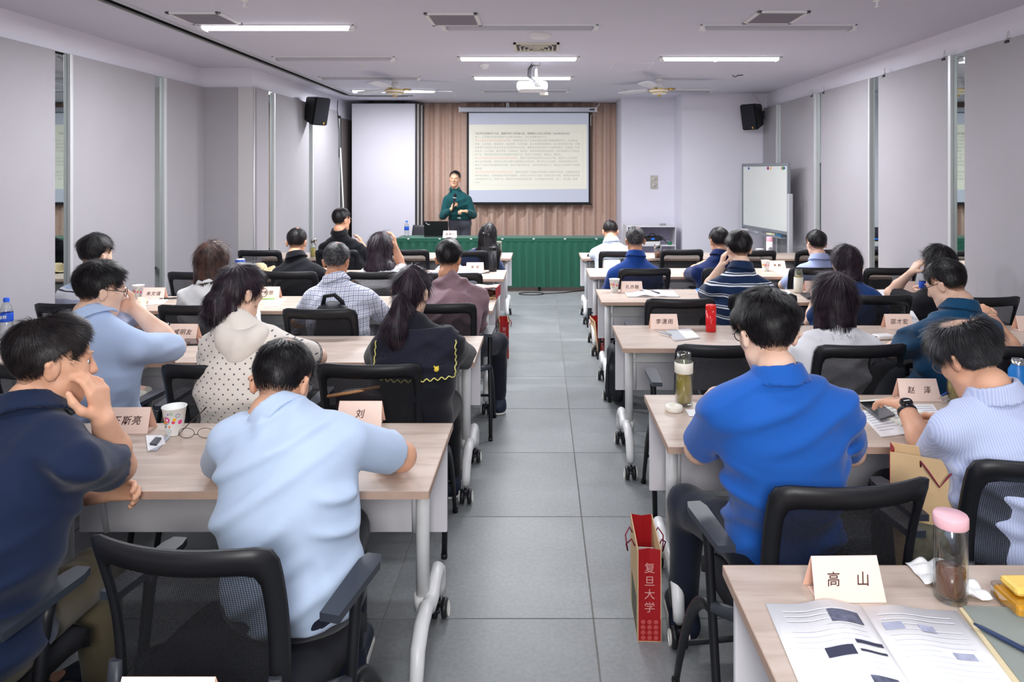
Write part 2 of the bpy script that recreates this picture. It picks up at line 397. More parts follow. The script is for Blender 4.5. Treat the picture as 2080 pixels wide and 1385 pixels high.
for k, s in enumerate((.2, .15, .115, .08, .045)):
    b = MB(); t_ = .022 if k == 0 else .01; z0 = -.012-(.006*k)
    for (a, b_, c, d) in ((-s, s, -s, -s+t_), (-s, s, s-t_, s), (-s, -s+t_, -s, s), (s-t_, s, -s, s)): b.bb(a, b_, c, d, z0-.004, 0)
    b.build('blade', mat('cream_plastic', 'dcd8c8', .5), r)
MB().bb(-.19, .19, -.19, .19, -.005, -.001).build('backing', mat('vent_dark', '55535a', .8), r)
o = MB().lathe([(0, -.035), (.07, -.034), (.088, -.022), (.095, 0)], 28, (0, 0, 0)).build('access_point', M_WPL, loc=(-.01, 5.82, CEIL)); tag(o, 'round white flat dome on the ceiling before the cream diffuser', 'access point')
o = MB().lathe([(0, -.045), (.028, -.045), (.032, -.034), (.05, -.026), (.052, 0)], 24).build('smoke_detector', M_WPL, loc=(-.6, 7.5, CEIL)); tag(o, 'small round white smoke detector left of the projector', 'detector')
for i, (px, py) in enumerate(((732, 131), (925, 193), (497, 1), (1781, 1), (1453, 117))):
    p = PT(px, py, CEIL)
    o = MB().lathe([(0, -.045), (.014, -.044), (.014, -.036), (.007, -.034), (.007, -.01), (.022, -.006), (.024, 0)], 14).build('sprinkler', M_WPL, loc=(p.x, p.y, CEIL))
    tag(o, ['white sprinkler head among the unlit tubes on the left', 'white sprinkler head nearest the curtain above the speaker', 'white sprinkler head at the top edge beside the track', 'white sprinkler head at the top edge above the right wall', 'white sprinkler head just before the lit right tube'][i], 'sprinkler', 'ceiling sprinklers')
r = empty('ceiling_hatch', (.95, 7.55, CEIL), 0, 'plain flat square access hatch in the ceiling right of the projector', 'hatch')
MB().bb(-.21, .21, -.23, .23, -.006, 0, .002).build('frame', M_WPL, r); MB().bb(-.195, .195, -.215, .215, -.009, -.004, .001).build('panel', M_CEIL, r)
o = MB().tube([(-.03, 0, -.01), (0, 0, -.03), (.04, 0, -.012), (.1, .02, -.006)], .005, 6).build('ceiling_hook', M_DARK, loc=(P(1495, 152, 8.2).x, 8.25, CEIL)); tag(o, 'small dark wire hook in the ceiling above the whiteboard side', 'hook')

def fan(x, y, a0, label):
    r = empty('ceiling_fan', (x, y, CEIL), 0, label, 'ceiling fan', 'white ceiling fans')
    MB().lathe([(.0, 0), (.045, 0), (.042, -.03), (.012, -.045), (.012, -.06), (0, -.06)], 20).build('canopy', M_WPL, r)
    MB().lathe([(.012, -.03), (.03, -.035), (.062, -.10), (.07, -.115), (0, -.115)], 24).build('bell', M_WPL, r)
    MB().lathe([(0, -.112), (.085, -.118), (.12, -.132), (.122, -.142), (.115, -.150), (.11, -.172), (.07, -.195), (0, -.205)], 28).build('motor', mat('cream_enamel', 'e4dfd2', .3), r)
    MB().lathe([(.118, -.134), (.1235, -.137), (.1235, -.143), (.118, -.146)], 28).lathe([(.11, -.168), (.113, -.172), (.108, -.178), (.10, -.176)], 28).build('gold_trim', mat('brass', 'c8a24c', .25, metal=.9), r)
    MB().lathe([(0, -.222), (.02, -.218), (.026, -.203), (0, -.20)], 16).build('switch_cap', mat('brass', 'c8a24c', .25, metal=.9), r)
    for k in range(3):
        a = a0+k*2*PI/3; c, s_ = math.cos(a), math.sin(a)
        def fn(u, v):
            rr = .17+u*.53; wv = (.055+.018*math.sin(u*PI*.8))*(1 if u < .93 else 1-(u-.93)*6)
            q = (v-.5)*2*wv; z = -.128+q*.16
            return (c*rr-s_*q, s_*rr+c*q, z)
        bl = MB().grid(fn, 14, 3, thick=(0, 0, .005)).build('blade', mat('blade_white', 'dadbe0', .4), r)
        MB().tube([(c*.1, s_*.1, -.125), (c*.2, s_*.2, -.126)], .012, 8, flat=.4).build('blade_arm', mat('brass', 'c8a24c', .25, metal=.9), bl)
fan(-1.776, 8.64, .35, 'white ceiling fan with gold trim over the left tables')
fan(1.418, 8.60, .1, 'white ceiling fan with gold trim over the right tables')

# projector
r = empty('projector', (-.095, 7.4, 0), 0, 'white projector hanging from the ceiling pole with black cables', 'projector')
z = 2.565
MB().box((0, 0, z), (.315, .26, .095), .03, seg=3).build('body', mat('projector_white', 'ecebf0', .35), r)
MB().box((0, -.128, z-.012), (.25, .008, .05), .004).build('socket_panel', M_WPL, r)
b = MB()
for i in range(7): b.box((-.03+i*.018 if i > 1 else -.06+.03*i, -.133, z-.025), (.01, .004, .008))
b.build('socket', M_DGREY, r)
MB().cyl((0, .13, z), (0, .15, z), .035, n=20).build('lens', M_BLK, r)
MB().box((.04, 0, z+.055), (.14, .12, .012), .004).cyl((.04, 0, z+.06), (.04, 0, CEIL), .015, n=12).lathe([(.045, -.02), (.05, 0), (0, 0)], 16, (.04, 0, CEIL)).build('mount_pole', M_WPL, r)
for dx in (0, .014, -.012):
    MB().tube([(.01+dx, .0, CEIL-.002), (-.03+dx, -.04, 2.75), (-.035+dx, -.1, 2.66), (.03+dx, -.16, 2.6), (.06+dx*1.5, -.135, z-.015)], .005, 6).build('cable', M_BLK, r)
MB().box((.12, .2, z-.05), (.09, .05, .03), .004).build('tray', mat('cream_plastic', 'dcd8c8', .5), r)

# ------------------------------------------------------------------ curtain with pleats
def m_curtain(name, c, c2):
    t = NT(name); n = t.n('ShaderNodeTexNoise', i_Scale=120.0, i_Detail=3.0); t.l(t.coord('Object', (1, 1, .25)), n.inputs['Vector'])
    t.l(t.ramp(n.outputs[0], [(.3, lin(c)), (.7, lin(c2))]), t.b.inputs['Base Color']); t.b.inputs['Roughness'].default_value = .8
    t.b.inputs['Sheen Weight'].default_value = .2; return t.m
M_CURT = m_curtain('dusty_brown_velour', 'c5a392', 'd6bbab')
def curtain(x0, x1, zt, y0, seed, label, folds=9):
    rnd = random.Random(seed); ph = [rnd.uniform(0, 6) for _ in range(4)]
    def fn(u, v):
        x = x0+(x1-x0)*u; z = .03+(zt-.03)*v
        a = .05*math.sin(u*folds*2*PI+ph[0]+.8*math.sin(u*7+ph[1])+.15*math.sin(v*3))+.012*math.sin(u*folds*4.7*PI+ph[2])
        a *= .75+.35*(1-v)
        return (x, y0+a, z)
    o = MB().grid(fn, int(folds*30), 10, thick=(0, .006, 0)).build('curtain', M_CURT); tag(o, label, 'curtain', 'brown stage curtains'); return o
curtain(-2.03, -.86, CEIL-.005, 11.68, 1, 'dusty brown pleated curtain left of the projection screen behind the speaker', 5.5)
curtain(-.88, .2, CEIL-.005, 11.70, 5, 'dusty brown pleated curtain behind the middle of the screen', 5)
curtain(.18, 1.215, CEIL-.005, 11.68, 9, 'dusty brown pleated curtain right of the screen beside the white column', 5)
o = MB().bb(-.625+.05, -.625+.10, 11.58, 11.6, 2.72, 2.80).build('bracket', M_WPL); 
o.name = 'screen_bracket'; tag(o, 'small white bracket above the screen housing', 'bracket')

# ------------------------------------------------------------------ projection screen
YS = 11.52
sc = empty('projection_screen', (0, YS, 0), 0, 'wide projection screen with slide hanging before the brown curtain', 'screen')
def sp(px, py): p = P(px, py, YS); return p.x, p.z
hx0, hz1 = sp(934, 218); hx1, hz0 = sp(1211, 228)
MB().bb(hx0, hx1, -.05, .05, hz0, hz1, .012).build('housing', mat('silver_housing', 'b9bcc6', .35, metal=.3), sc)
for x in (hx0, hx1): MB().bb(x-.012, x+.012, -.055, .055, hz0-.004, hz1+.004, .004).build('end_cap', M_WPL, sc)
lx, lz = sp(1202, 223); MB().bb(lx-.04, lx+.04, -.054, -.051, lz-.012, lz+.012).build('plate', M_BLK, sc)
bx0, bz1 = sp(948.5, 228); bx1, bz0 = sp(1199, 414)
MB().bb(bx0, bx1, -.004, .004, bz0, bz1).build('border', mat('screen_black', '121318', .7), sc)
wx0, wz1 = sp(952.5, 229.5); wx1, wz0 = sp(1195.5, 410.5)
MB().bb(wx0, wx1, -.007, -.004, wz0, wz1).build('fabric', mat('screen_fabric_lit', 'b4b8c6', .8, emit=.34), sc)
sx0, sz1 = sp(953, 253); sx1, sz0 = sp(1192, 385)
MB().poly([(sx0, -.0085, sz0-.012), (sx1, -.0085, sz0+.012), (sx1, -.0085, sz1), (sx0, -.0085, sz1)]).build('slide', mat('slide_cream', 'd0cec2', .8, emit=.42), sc, fix=False)
M_T1, M_T2, M_T3 = mat('slide_text_grey', 'a8a89c', .8, emit=.32), mat('slide_text_pink', 'cfa89e', .8, emit=.38), mat('slide_text_dark', '8a897e', .8, emit=.25)
b = MB(); fx0, fz1 = sp(961, 267); fx1, fz0 = sp(1184, 376); w_ = .003
b.bb(fx0, fx1, -.0095, -.009, fz1-w_, fz1).bb(fx0, fx1, -.0095, -.009, fz0, fz0+w_).bb(fx0, fx0+w_, -.0095, -.009, fz0, fz1).bb(fx1-w_, fx1, -.0095, -.009, fz0, fz1).build('frame_line', mat('slide_line', 'bdbdb0', .8, emit=.36), sc)
lines = [('习近平在全国科技大会、国家科学技术奖励大会、两院院士大会上的讲话（2024年6月24日）', 3, 0),
 ('第二，扎实推动科技创新和产业创新深度融合，助力发展新质生产力。', 1, 0),
 ('融合的基础是增加高质量科技供给。要聚焦现代化产业体系建设的重点领域和薄弱环节，针对集成', 1, 16),
 ('电路、工业母机、基础软件、先进材料、科研仪器、核心种源等瓶颈制约，加大技术研发力度，为确', 1, 0),
 ('保重要产业链供应链自主安全可控提供科技支撑。要瞄准未来科技和产业发展制高点，加快新一代信', 1, 0),
 ('息技术、人工智能、量子科技、生物科技、新能源、新材料等领域科技创新，培育发展新兴产业和未', 1, 0),
 ('来产业。要积极运用新技术改造提升传统产业，推动产业高端化、智能化、绿色化。', 1, 0),
 ('融合的关键是强化企业科技创新主体地位。要充分发挥科技领军企业龙头作用，鼓励中小企业和民', 1, 19),
 ('营企业科技创新，支持企业牵头或参与国家重大科技项目。要引导企业与高校、科研机构密切合作，', 1, 0),
 ('面向产业需求共同凝练科技问题、联合开展科研攻关、协同培养科技人才，推动企业主导的产学研融', 1, 0),
 ('通创新。', 1, 0),
 ('融合的途径是促进科技成果转化应用。要依托我国产业基础优势和超大规模市场优势，加强国家技术', 1, 17),
 ('转移体系建设，完善政策支持和市场服务，促进自主攻关产品推广应用和迭代升级，使更多科技成果', 1, 0),
 ('从样品变成产品、形成产业。要做好科技金融这篇文章，引导金融资本投早、投小、投长期、投硬', 1, 0),
 ('科技。', 1, 0)]
tx0, tz = sp(964.5, 271.5); step = sp(0, 271.5)[1]-sp(0, 278.6)[1]; sz = .0385
for i, (s, k, npk) in enumerate(lines):
    z = tz-i*step
    if npk:
        text('slide_text', s[:npk], sz, sc, (tx0, -.0095, z), (PI/2, 0, 0), M_T2, 'LEFT')
        text('slide_text', s[npk:], sz, sc, (tx0+npk*sz*1.0, -.0095, z), (PI/2, 0, 0), M_T1, 'LEFT')
    else: text('slide_text', s, sz, sc, (tx0, -.0095, z), (PI/2, 0, 0), M_T3 if k == 3 else M_T1, 'LEFT', bold=.0006 if k == 3 else 0)
mx0, mz1 = sp(941, 413); mx1, mz0 = sp(1202, 416)
MB().bb(mx0, mx1, -.014, .014, mz0, mz1, .004).build('bottom_bar', mat('screen_black', '121318', .7), sc)
MB().tube([(hx1+.01, 0, hz1), (hx1+.05, 0, hz1+.04), (hx1+.06, 0, CEIL)], .006, 6).tube([(hx1-.05, -.03, hz0), (hx1-.02, -.04, hz0-.06), (hx1-.09, -.04, hz0-.05), (hx1-.09, -.04, hz0-.22)], .005, 6).build('cable', M_WPL, sc)

# ------------------------------------------------------------------ wall loudspeakers
def speaker(loc, rz, tilt, label):
    r = empty('wall_speaker', loc, rz, label, 'speaker', 'black wall loudspeakers')
    M = M_BLK
    def pr(b, w0, w1, d, h, y0=0):                     # wedge body: w0 front width, w1 back width
        b.prism([(-w0/2, -d/2+y0, -h/2), (w0/2, -d/2+y0, -h/2), (w1/2, d/2, -h/2*.86), (-w1/2, d/2, -h/2*.86)], (0, 0, 0.0001))
    b = MB(); h, d, w0, w1 = .37, .24, .25, .15
    A = [(-w0/2, -d/2, -h/2), (w0/2, -d/2, -h/2), (w0/2, -d/2, h/2), (-w0/2, -d/2, h/2)]
    B = [(-w1/2, d/2, -h/2*.8), (w1/2, d/2, -h/2*.8), (w1/2, d/2, h/2*.8), (-w1/2, d/2, h/2*.8)]
    b.poly(A); b.poly(B[::-1])
    for i in range(4): b.poly([A[i], B[i], B[(i+1) % 4], A[(i+1) % 4]])
    bmesh.ops.remove_doubles(b.bm, verts=b.bm.verts, dist=1e-4)
    bmesh.ops.bevel(b.bm, geom=list(b.bm.edges), offset=.012, segments=2, affect='EDGES')
    b.build('cabinet', M, r, rot=(tilt, 0, 0))
    g_ = MB().box((0, -.128, 0), (.225, .012, .345), .01).build('grille', mat('speaker_cloth', '22242c', .9, bump=.3, bs=400), r, rot=(tilt, 0, 0))
    MB().box((.055, -.136, -.15), (.018, .003, .03)).build('badge', mat('amber_badge', 'd9a443', .4), g_)
    MB().cyl((0, .1, 0), (0, .2, .02), .015, n=10).box((0, .2, .02), (.08, .012, .12)).build('bracket', M_DGREY, r)
speaker((-2.95, 9.3, 2.49), PI/2-.55, .22, 'black loudspeaker mounted high on the left grey wall')
speaker((3.00, 10.1, 2.475), -PI/4-.1, .2, 'black loudspeaker mounted high in the right front corner')
o = MB().tube([(3.16, 10.25, 2.5), (3.18, 10.28, 2.62), (3.1, 10.29, 2.75), (3.05, 10.29, CEIL)], .004, 6).build('cable', mat('pink_wire', 'd8b6bb', .6)); tag(o, 'thin pinkish wire from the corner loudspeaker to the ceiling', 'cable')

# binder clips on the right wall
def clip(y, label):
    r = empty('binder_clip', (X_RP-.012, y, 2.602), 0, label, 'clip', 'black binder clips along the top of the right wall panels')
    MB().prism([(0, -.022, .0), (.018, -.022, .0), (.018, -.022, -.03), (-.012, -.022, -.032), (-.014, -.022, -.026)], (0, .044, 0)).build('body', M_BLK, r)
    for s in (-1, 1):
        b = MB(); b.tube([(0.0+s*.004, s*.006-.008, -.005), (s*.006, s*.014-.009, .035), (s*.007, s*.014, .05), (s*.006, s*.014+.009, .035), (s*.004, s*.006+.008, -.005)], .0018, 6); b.build('wire_handle', M_ALU, r)
for i, px in enumerate((2051, 1921.5, 1799.5, 1676, 1652)):
    clip(4654/(px-1100), ['black binder clip nearest the camera on the right wall', 'black binder clip just before the mirror strip showing the screen', 'black binder clip on the panel beyond the second mirror strip', 'black binder clip just nearer than the small mirror behind the whiteboard', 'black binder clip farthest along, by the whiteboard'][i])

# socket plate on the column
r = empty('wall_plate', (P(1328.5, 370, 10.9).x, 10.9, P(1328.5, 370, 10.9).z), 0, 'weathered steel socket plate with two round keyed fittings on the white column', 'plate')
MB().box((0, -.004, 0), (.112, .01, .205), .004).build('plate', mat('steel_plate', 'b9b4a8', .4, metal=.3, var=.2, vs=30), r)
for dz in (.045, -.045):
    MB().lathe([(.022, 0), (.026, .004), (.02, .01), (0, .012)], 18, (0.005, -.009, dz), axis=(0, -1, 0)).build('dial', M_ALU, r)
    MB().lathe([(.009, .012), (.007, .018), (0, .018)], 10, (0.005, -.009, dz), axis=(0, -1, 0)).build('knob', mat('knob_red', '9b5b4c', .5), r)
# ------------------------------------------------------------------ folding training tables (local: origin under the middle of the top, +Y towards the stage)
M_EDGE = mat('pale_brown_edge_band', 'b99d8c', .45, var=.06, vs=30)
def wheel(parent, x, y, side):
    c = empty('caster', (x, y, 0)); c.parent = parent
    MB().cyl((0, 0, .085), (0, 0, .125), .012, n=10).build('caster_stem', M_ALU, c)
    for s in (-1, 1):
        MB().lathe([(0, 0), (.026, 0), (.036, .004), (.036, .018), (.03, .022), (0, .022)], 20, (s*.007 if s > 0 else -.029, 0, .036), axis=(1, 0, 0)).build('wheel', M_BLK, c)
        MB().lathe([(0, 0), (.024, 0), (.027, -.003), (.027, .004)], 20, (s*.0315, 0, .036), axis=(s, 0, 0)).build('hub_cap', mat('hub_white', 'dcdcd6', .35), c)
    MB().box((0, .0, .062), (.022, .05, .03), .008).box((0, -.04, .052), (.016, .03, .012), .004).build('fork', M_BLK, c)
def make_table(name='training_table', L=1.395):
    r = empty(name)
    MB().box((0, 0, TH-.0125), (L, .58, .023), .002, seg=1).build('tabletop', M_WOOD, r)
    b = MB(); b.bb(-L/2-.001, L/2+.001, -.2915, -.289, TH-.025, TH-.0015); b.bb(-L/2-.0015, -L/2+.001, -.29, .29, TH-.025, TH-.0015); b.bb(L/2-.001, L/2+.0015, -.29, .29, TH-.025, TH-.0015); b.bb(-L/2, L/2, .289, .2915, TH-.025, TH-.0015)
    b.build('edge_band', M_EDGE, r)
    MB().bb(-L/2+.03, L/2-.03, .02, .07, TH-.075, TH-.026).build('under_beam', mat('dark_beam', '3b3a3c', .6), r)
    MB().bb(-L/2+.10, L/2-.10, .13, .17, TH-.19, TH-.115, .004).build('cross_beam', M_WMETAL, r)
    MB().bb(-L/2+.012, L/2-.012, .225, .243, .345, TH-.03, .003).build('modesty_panel', M_WBOARD, r)
    for s in (-1, 1):
        x = s*(L/2-.075)
        MB().cyl((x, .06, .20), (x, .06, TH-.026), .024, n=16).build('leg', M_WMETAL, r)
        MB().cyl((x, .06, .165), (x, .06, .215), .030, n=16).build('collar', M_WPL, r)
        xo = x+s*.03
        f = MB().tube([(xo, -.245, .095), (xo, -.24, .13), (xo, -.215, .20), (xo, -.15, .232), (xo, -.06, .238), (xo, .0, .205), (xo, .06, .20), (xo, .12, .22), (xo, .2, .225), (xo, .255, .19), (xo, .27, .13), (xo, .27, .095)], [.021, .022, .024, .025, .025, .026, .027, .025, .025, .024, .022, .021], 12).build('foot', M_WMETAL, r)
        MB().box((x-s*.045, .15, TH-.12), (.012, .09, .09), .004).tube([(x-s*.05, .16, TH-.1), (x-s*.05, .17, .5), (x-s*.055, .2, .36)], .009, 8).build('hinge_bracket', M_WMETAL, r)
        MB().box((x+s*.02, -.05, TH-.045), (.03, .09, .038), .004).build('bracket', M_ALU, r)
        wheel(f, xo, -.245, s); wheel(f, xo, .27, s)
    return r
table0 = make_table(); used_t = [False]
def place_table(x, y, label, rz=0., short=0):
    o = table0 if not used_t[0] else copy_tree(table0)
    used_t[0] = True; o.location = (x, y, 0); o.rotation_euler = (0, 0, rz)
    if short: o.scale = (short, 1, 1)
    return tag(o, label, 'table', 'rows of folding training tables')
FAR_L = {0: 1.30, 1: 2.725, 2: 4.17, 3: 5.50, 4: 6.955, 5: 8.45}
FAR_R = {1: 1.742, 2: 3.07, 3: 4.455, 4: 5.82, 5: 7.09, 6: 8.44}
rl = {0: 'below the photo, under the cut-off name card', 1: 'nearest on the left aisle side, under the man in pale blue', 2: 'second on the left aisle side, before the ponytail woman', 3: 'third on the left aisle side, before the plaid shirt man', 4: 'fourth on the left aisle side, with the tall thermos', 5: 'on the left aisle side next to the green table'}
rl2 = {0: 'below the photo, in the left corner', 1: 'by the left wall, under the man in a navy polo', 2: 'second row by the left wall, with the phone', 3: 'third row by the left wall, before the white jacket woman', 4: 'fourth row by the left wall, with straw hat', 5: 'front row by the left wall, before the man in black polo'}
rr = {1: 'nearest on the right, with open booklet and pink-lidded bottle', 2: 'second on the right, under the man in royal blue polo', 3: 'third on the right, with the red thermos', 4: 'fourth on the right, with open booklet and paper cup', 5: 'fifth on the right, behind the blue jumper man', 6: 'front right at the aisle, under the bowed man in white'}
rr2 = {1: 'nearest on the far right, in the picture corner', 2: 'second row by the right wall, under the writing man', 3: 'third row by the right wall, under the teal polo man', 4: 'fourth row by the right wall, under the woman in black', 5: 'fifth row by the right wall, under the pale blue shirt man', 6: 'front row by the right wall, before the whiteboard'}
for k, y in FAR_L.items():
    place_table(-.34-.6975, y-.29, 'folding training table '+rl[k]); place_table(-2.438 if k < 5 else -2.415, y-.29, 'folding training table '+rl2[k], short=0 if k < 5 else .962)
for k, y in FAR_R.items():
    place_table(.443+.6975, y-.29, 'folding training table '+rr[k]); place_table(2.522, y-.293, 'folding training table '+rr2[k], short=.962)

# ------------------------------------------------------------------ mesh-back conference chairs (local: +Y is where the sitter looks)
def m_mesh():
    t = NT('black_chair_mesh'); t.b.inputs['Base Color'].default_value = lin('15161b'); t.b.inputs['Roughness'].default_value = .7
    tr_ = t.n('ShaderNodeBsdfTransparent'); mx = t.n('ShaderNodeMixShader')
    w1 = t.n('ShaderNodeTexWave', i_Scale=62.0); w1.bands_direction = 'X'; w2 = t.n('ShaderNodeTexWave', i_Scale=62.0); w2.bands_direction = 'Z'
    v = t.coord('Object'); t.l(v, w1.inputs['Vector']); t.l(v, w2.inputs['Vector'])
    a = t.n('ShaderNodeMath', operation='MULTIPLY'); t.l(w1.outputs[1], a.inputs[0]); t.l(w2.outputs[1], a.inputs[1])
    mr = t.n('ShaderNodeMapRange', i_1=0.05, i_2=.55, i_3=.10, i_4=.62); t.l(a.outputs[0], mr.inputs[0])
    t.l(mr.outputs[0], mx.inputs[0]); t.l(t.b.outputs[0], mx.inputs[1]); t.l(tr_.outputs[0], mx.inputs[2]); t.l(mx.outputs[0], t.out.inputs[0])
    return t.m
M_MESH = m_mesh()
M_CH = mat('black_chair_frame', '16171c', .45, bump=.1, bs=300)
def make_chair():
    r = empty('conference_chair')
    W, Z0, Z1 = .225, .44, .89
    def bend(x, z, off=0.):
        t = (z-Z0)/(Z1-Z0)
        return Vector((x*(1-.06*(1-t)), -.255-.075*t+.055*(x/W)**2+.03*math.sin(PI*t)+off, z))
    # frame: rounded rectangle loop, wide flat section
    b = MB(); N = 64; loopo, loopi = [], []
    def rrect(hx, z0, z1, rad, k):
        cx, cz = 0, (z0+z1)/2; a = 2*PI*k/N; hz = (z1-z0)/2
        e = 13.0; c, s_ = math.cos(a), math.sin(a)
        f = (abs(c)**e+abs(s_)**e)**(-1/e)
        return hx*c*f, cz+hz*s_*f
    rows_ = []
    for k in range(N):
        xo, zo = rrect(W, Z0, Z1, .03, k); xi, zi = rrect(W-.036, Z0+.035, Z1-.062, .02, k)
        sec = [bend(xo, zo, 0.0), bend((xo*.5+xi*.5), (zo*.5+zi*.5), -.009), bend(xi, zi, -.004), bend(xi, zi, .010), bend(xo, zo, .014)]
        rows_.append([b.bm.verts.new(p) for p in sec])
    fs = []
    for k in range(N):
        A, B = rows_[k], rows_[(k+1) % N]
        for j in range(5): fs.append(b.bm.faces.new((A[j], A[(j+1) % 5], B[(j+1) % 5], B[j])))
    b._fin(fs, True); b.build('back_frame', M_CH, r)
    MB().grid(lambda u, v: bend((u-.5)*2*(W-.033), Z0+.03+(Z1-Z0-.088)*v, .004), 14, 10).build('mesh_back', M_MESH, r)
    b = MB()
    for s in (-1, 1):
        b.tube([bend(s*(W-.02), .57, -.012), bend(s*(W-.02), .50, -.02), (s*.2, -.26, .45), (s*.19, -.16, .43)], [.016, .02, .02, .018], 8, flat=.7)
    b.tube([(-.2, -.26, .455), (0, -.285, .45), (.2, -.26, .455)], .016, 8)
    b.build('back_bracket', M_DGREY, r)
    def seat(u, v):
        x = (u-.5)*.47; y = -.22+v*.46
        return (x*(1-.06*(2*v-1)**2), y, .475-.03*max(0, (v-.8)/.2)**2-.012*(abs(2*u-1))**4+.0*x)
    MB().grid(seat, 10, 10, thick=(0, 0, -.05)).build('seat', mat('black_seat_fabric', '1a1b22', .9, bump=.2, bs=300), r)
    MB().box((0, 0, .415), (.40, .38, .022), .006).build('seat_pan', M_CH, r)
    for s in (-1, 1):
        x = s*.285
        MB().prism([(x-.028, -.13, .645), (x+.022, -.135, .645), (x+.03, .10, .645), (x+.02, .135, .645), (x-.02, .135, .645), (x-.03, .10, .645)], (0, 0, .02)).build('armrest', mat('armrest_pad', '353a44', .38), r)
        MB().tube([(x, 0.02, .648), (x, .01, .6), (x-s*.0, -.015, .44), (x+s*.01, -.08, .22), (x+s*.015, -.15, 0.0)], [.02, .015, .014, .013, .012], 10).build('leg', M_CH, r)
        MB().tube(arc((x, -.02, .42), (x, .16, .42), (x+s*.012, .27, 0.0), 8), [.017, .018, .019, .02, .02, .019, .017, .015, .013], 8, flat=.7).build('leg', M_CH, r)
        MB().tube([(x, -.02, .43), (s*.2, -.1, .43), (s*.12, -.1, .425)], [.018, .022, .02], 10).build('arm_bracket', M_DGREY, r)
        for (yy, xx) in ((-.15, x+s*.015), (.27, x+s*.012)): MB().cyl((xx, yy, 0), (xx, yy, .02), .014, n=10).build('foot_cap', M_BLK, r)
    MB().cyl((-.3, .215, .17), (.3, .215, .17), .009, n=8).build('stretcher', M_CH, r)
    return r
chair0 = make_chair(); used_c = [False]
def chair(x, yback, label, rz=0.):
    """yback: depth of the top rail"""
    o = chair0 if not used_c[0] else copy_tree(chair0); used_c[0] = True
    c, s_ = math.cos(rz), math.sin(rz)
    o.location = (x - (-s_)*(-.33), yback+.33*c, 0); o.rotation_euler = (0, 0, rz)
    return tag(o, label, 'chair', 'black mesh-back conference chairs')
C = 'black mesh-back chair '
chair(-.80, 1.50, C+'of the man in pale blue, nearest the camera on the left', -.15)
chair(-1.52, 1.42, C+'under the man in the navy polo at the left edge', -.1)
chair(-.725, 2.94, C+'behind the ponytail woman, by the aisle')
chair(-1.37, 2.94, C+'behind the woman in the dotted cream top', .06)
chair(-2.10, 2.92, C+'under the blue shirt man who props his chin', -.05)
chair(-2.88, 4.30, C+'behind the man in the striped pale polo, by the left wall')
chair(-2.10, 4.25, C+'behind the woman in white jacket')
chair(-1.31, 4.13, C+'behind the plaid shirt man, with a black backpack', -.05)
chair(-.62, 4.30, C+'of the man in the mauve jacket')
chair(-2.78, 5.66, 'empty '+C+'beyond the woman in white jacket')
chair(-2.03, 5.68, C+'of the man in black shirt, fourth row left')
chair(-1.35, 5.66, C+'behind the long-haired woman in white')
chair(-.69, 5.60, C+'of the small bowed man beyond the mauve jacket')
chair(-2.88, 7.22, 'empty '+C+'in the front row by the left wall')
chair(-2.10, 7.25, C+'of the man in black polo, front row left')
chair(-1.38, 7.28, 'empty '+C+'between black polo man and dark-haired woman in the front row')
chair(-.76, 7.18, C+'behind the woman with a hair clip, front row')
chair(.82, 1.80, C+'of the man in the royal blue polo', .14)
chair(1.43, 1.95, C+'of the writing man in striped pale shirt', .05)
chair(.85, 3.27, 'empty '+C+'at the table with the red thermos')
chair(1.50, 3.27, C+'behind the woman in white blouse', .08)
chair(2.22, 3.25, C+'of the teal polo man')
chair(2.88, 3.3, C+'at the right wall beside the teal polo man')
chair(.88, 4.46, 'empty '+C+'at the table with the paper cup and open booklet')
chair(1.45, 4.62, C+'behind the man in navy and white stripes', -.06)
chair(2.20, 4.59, C+'behind the woman with half-up hair')
chair(2.88, 4.52, C+'of the woman in black by the right wall', .12)
chair(.865, 5.86, C+'behind the man in blue jumper', .1)
chair(1.56, 5.87, C+'of the man in navy polo, fifth row')
chair(2.30, 5.92, C+'behind the pale blue shirt man, fifth row')
chair(2.92, 5.90, 'empty '+C+'by the right wall in the fifth row')
chair(.80, 7.14, C+'of the bowed man in white, front right')
chair(1.45, 7.30, 'empty '+C+'before the white cabinet, front right')
chair(2.17, 7.20, 'empty '+C+'before the pink bottle in the front row right')
chair(2.84, 7.28, 'empty '+C+'at the right end of the front row')

# ------------------------------------------------------------------ green draped head table
gt = empty('draped_table', (-.53, 10.27, 0), 0, 'long head table draped in dark green cloth with pleated skirt', 'table')
M_GRN = m_curtain('deep_green_cloth', '0c4d3a', '0f5842')
GX0, GX1, GY0, GY1 = -1.51, 1.50, -.235, .24
def gtop(u, v): return (GX0+(GX1-GX0)*u, GY0+(GY1-GY0)*v, .748+.0012*math.sin(u*40+v*5))
MB().grid(gtop, 60, 6, thick=(0, 0, -.004)).build('cloth_top', M_GRN, gt)
def gsk(u, v):
    L1, L2 = GX1-GX0, GY1-GY0; s = u*(L1+2*L2)
    if s < L2: x, y, nx, ny = GX0, GY1-s, -1, 0
    elif s < L2+L1: x, y, nx, ny = GX0+s-L2, GY0, 0, -1
    else: x, y, nx, ny = GX1, GY0+s-L2-L1, 1, 0
    z = .75-.685*v
    a = (.006+.022*min(1, v*1.5))*(.5+.5*math.sin(s*2*PI/.115+.7*math.sin(s*3)))+.004*v*math.sin(s*91)
    a = a*(1 if v > .06 else .3)+.004
    return (x+nx*a, y+ny*a, z)
MB().grid(gsk, 560, 10, thick=None).build('pleated_skirt', M_GRN, gt)
MB().bb(GX0-.006, GX1+.006, GY0-.012, GY0-.004, .70, .751).build('front_band', M_GRN, gt)
for x in (GX0+.08, -.5, .5, GX1-.08):
    for y in (GY0+.06, GY1-.05): MB().bb(x-.02, x+.02, y-.02, y+.02, 0, .735).build('leg', M_DARK, gt)
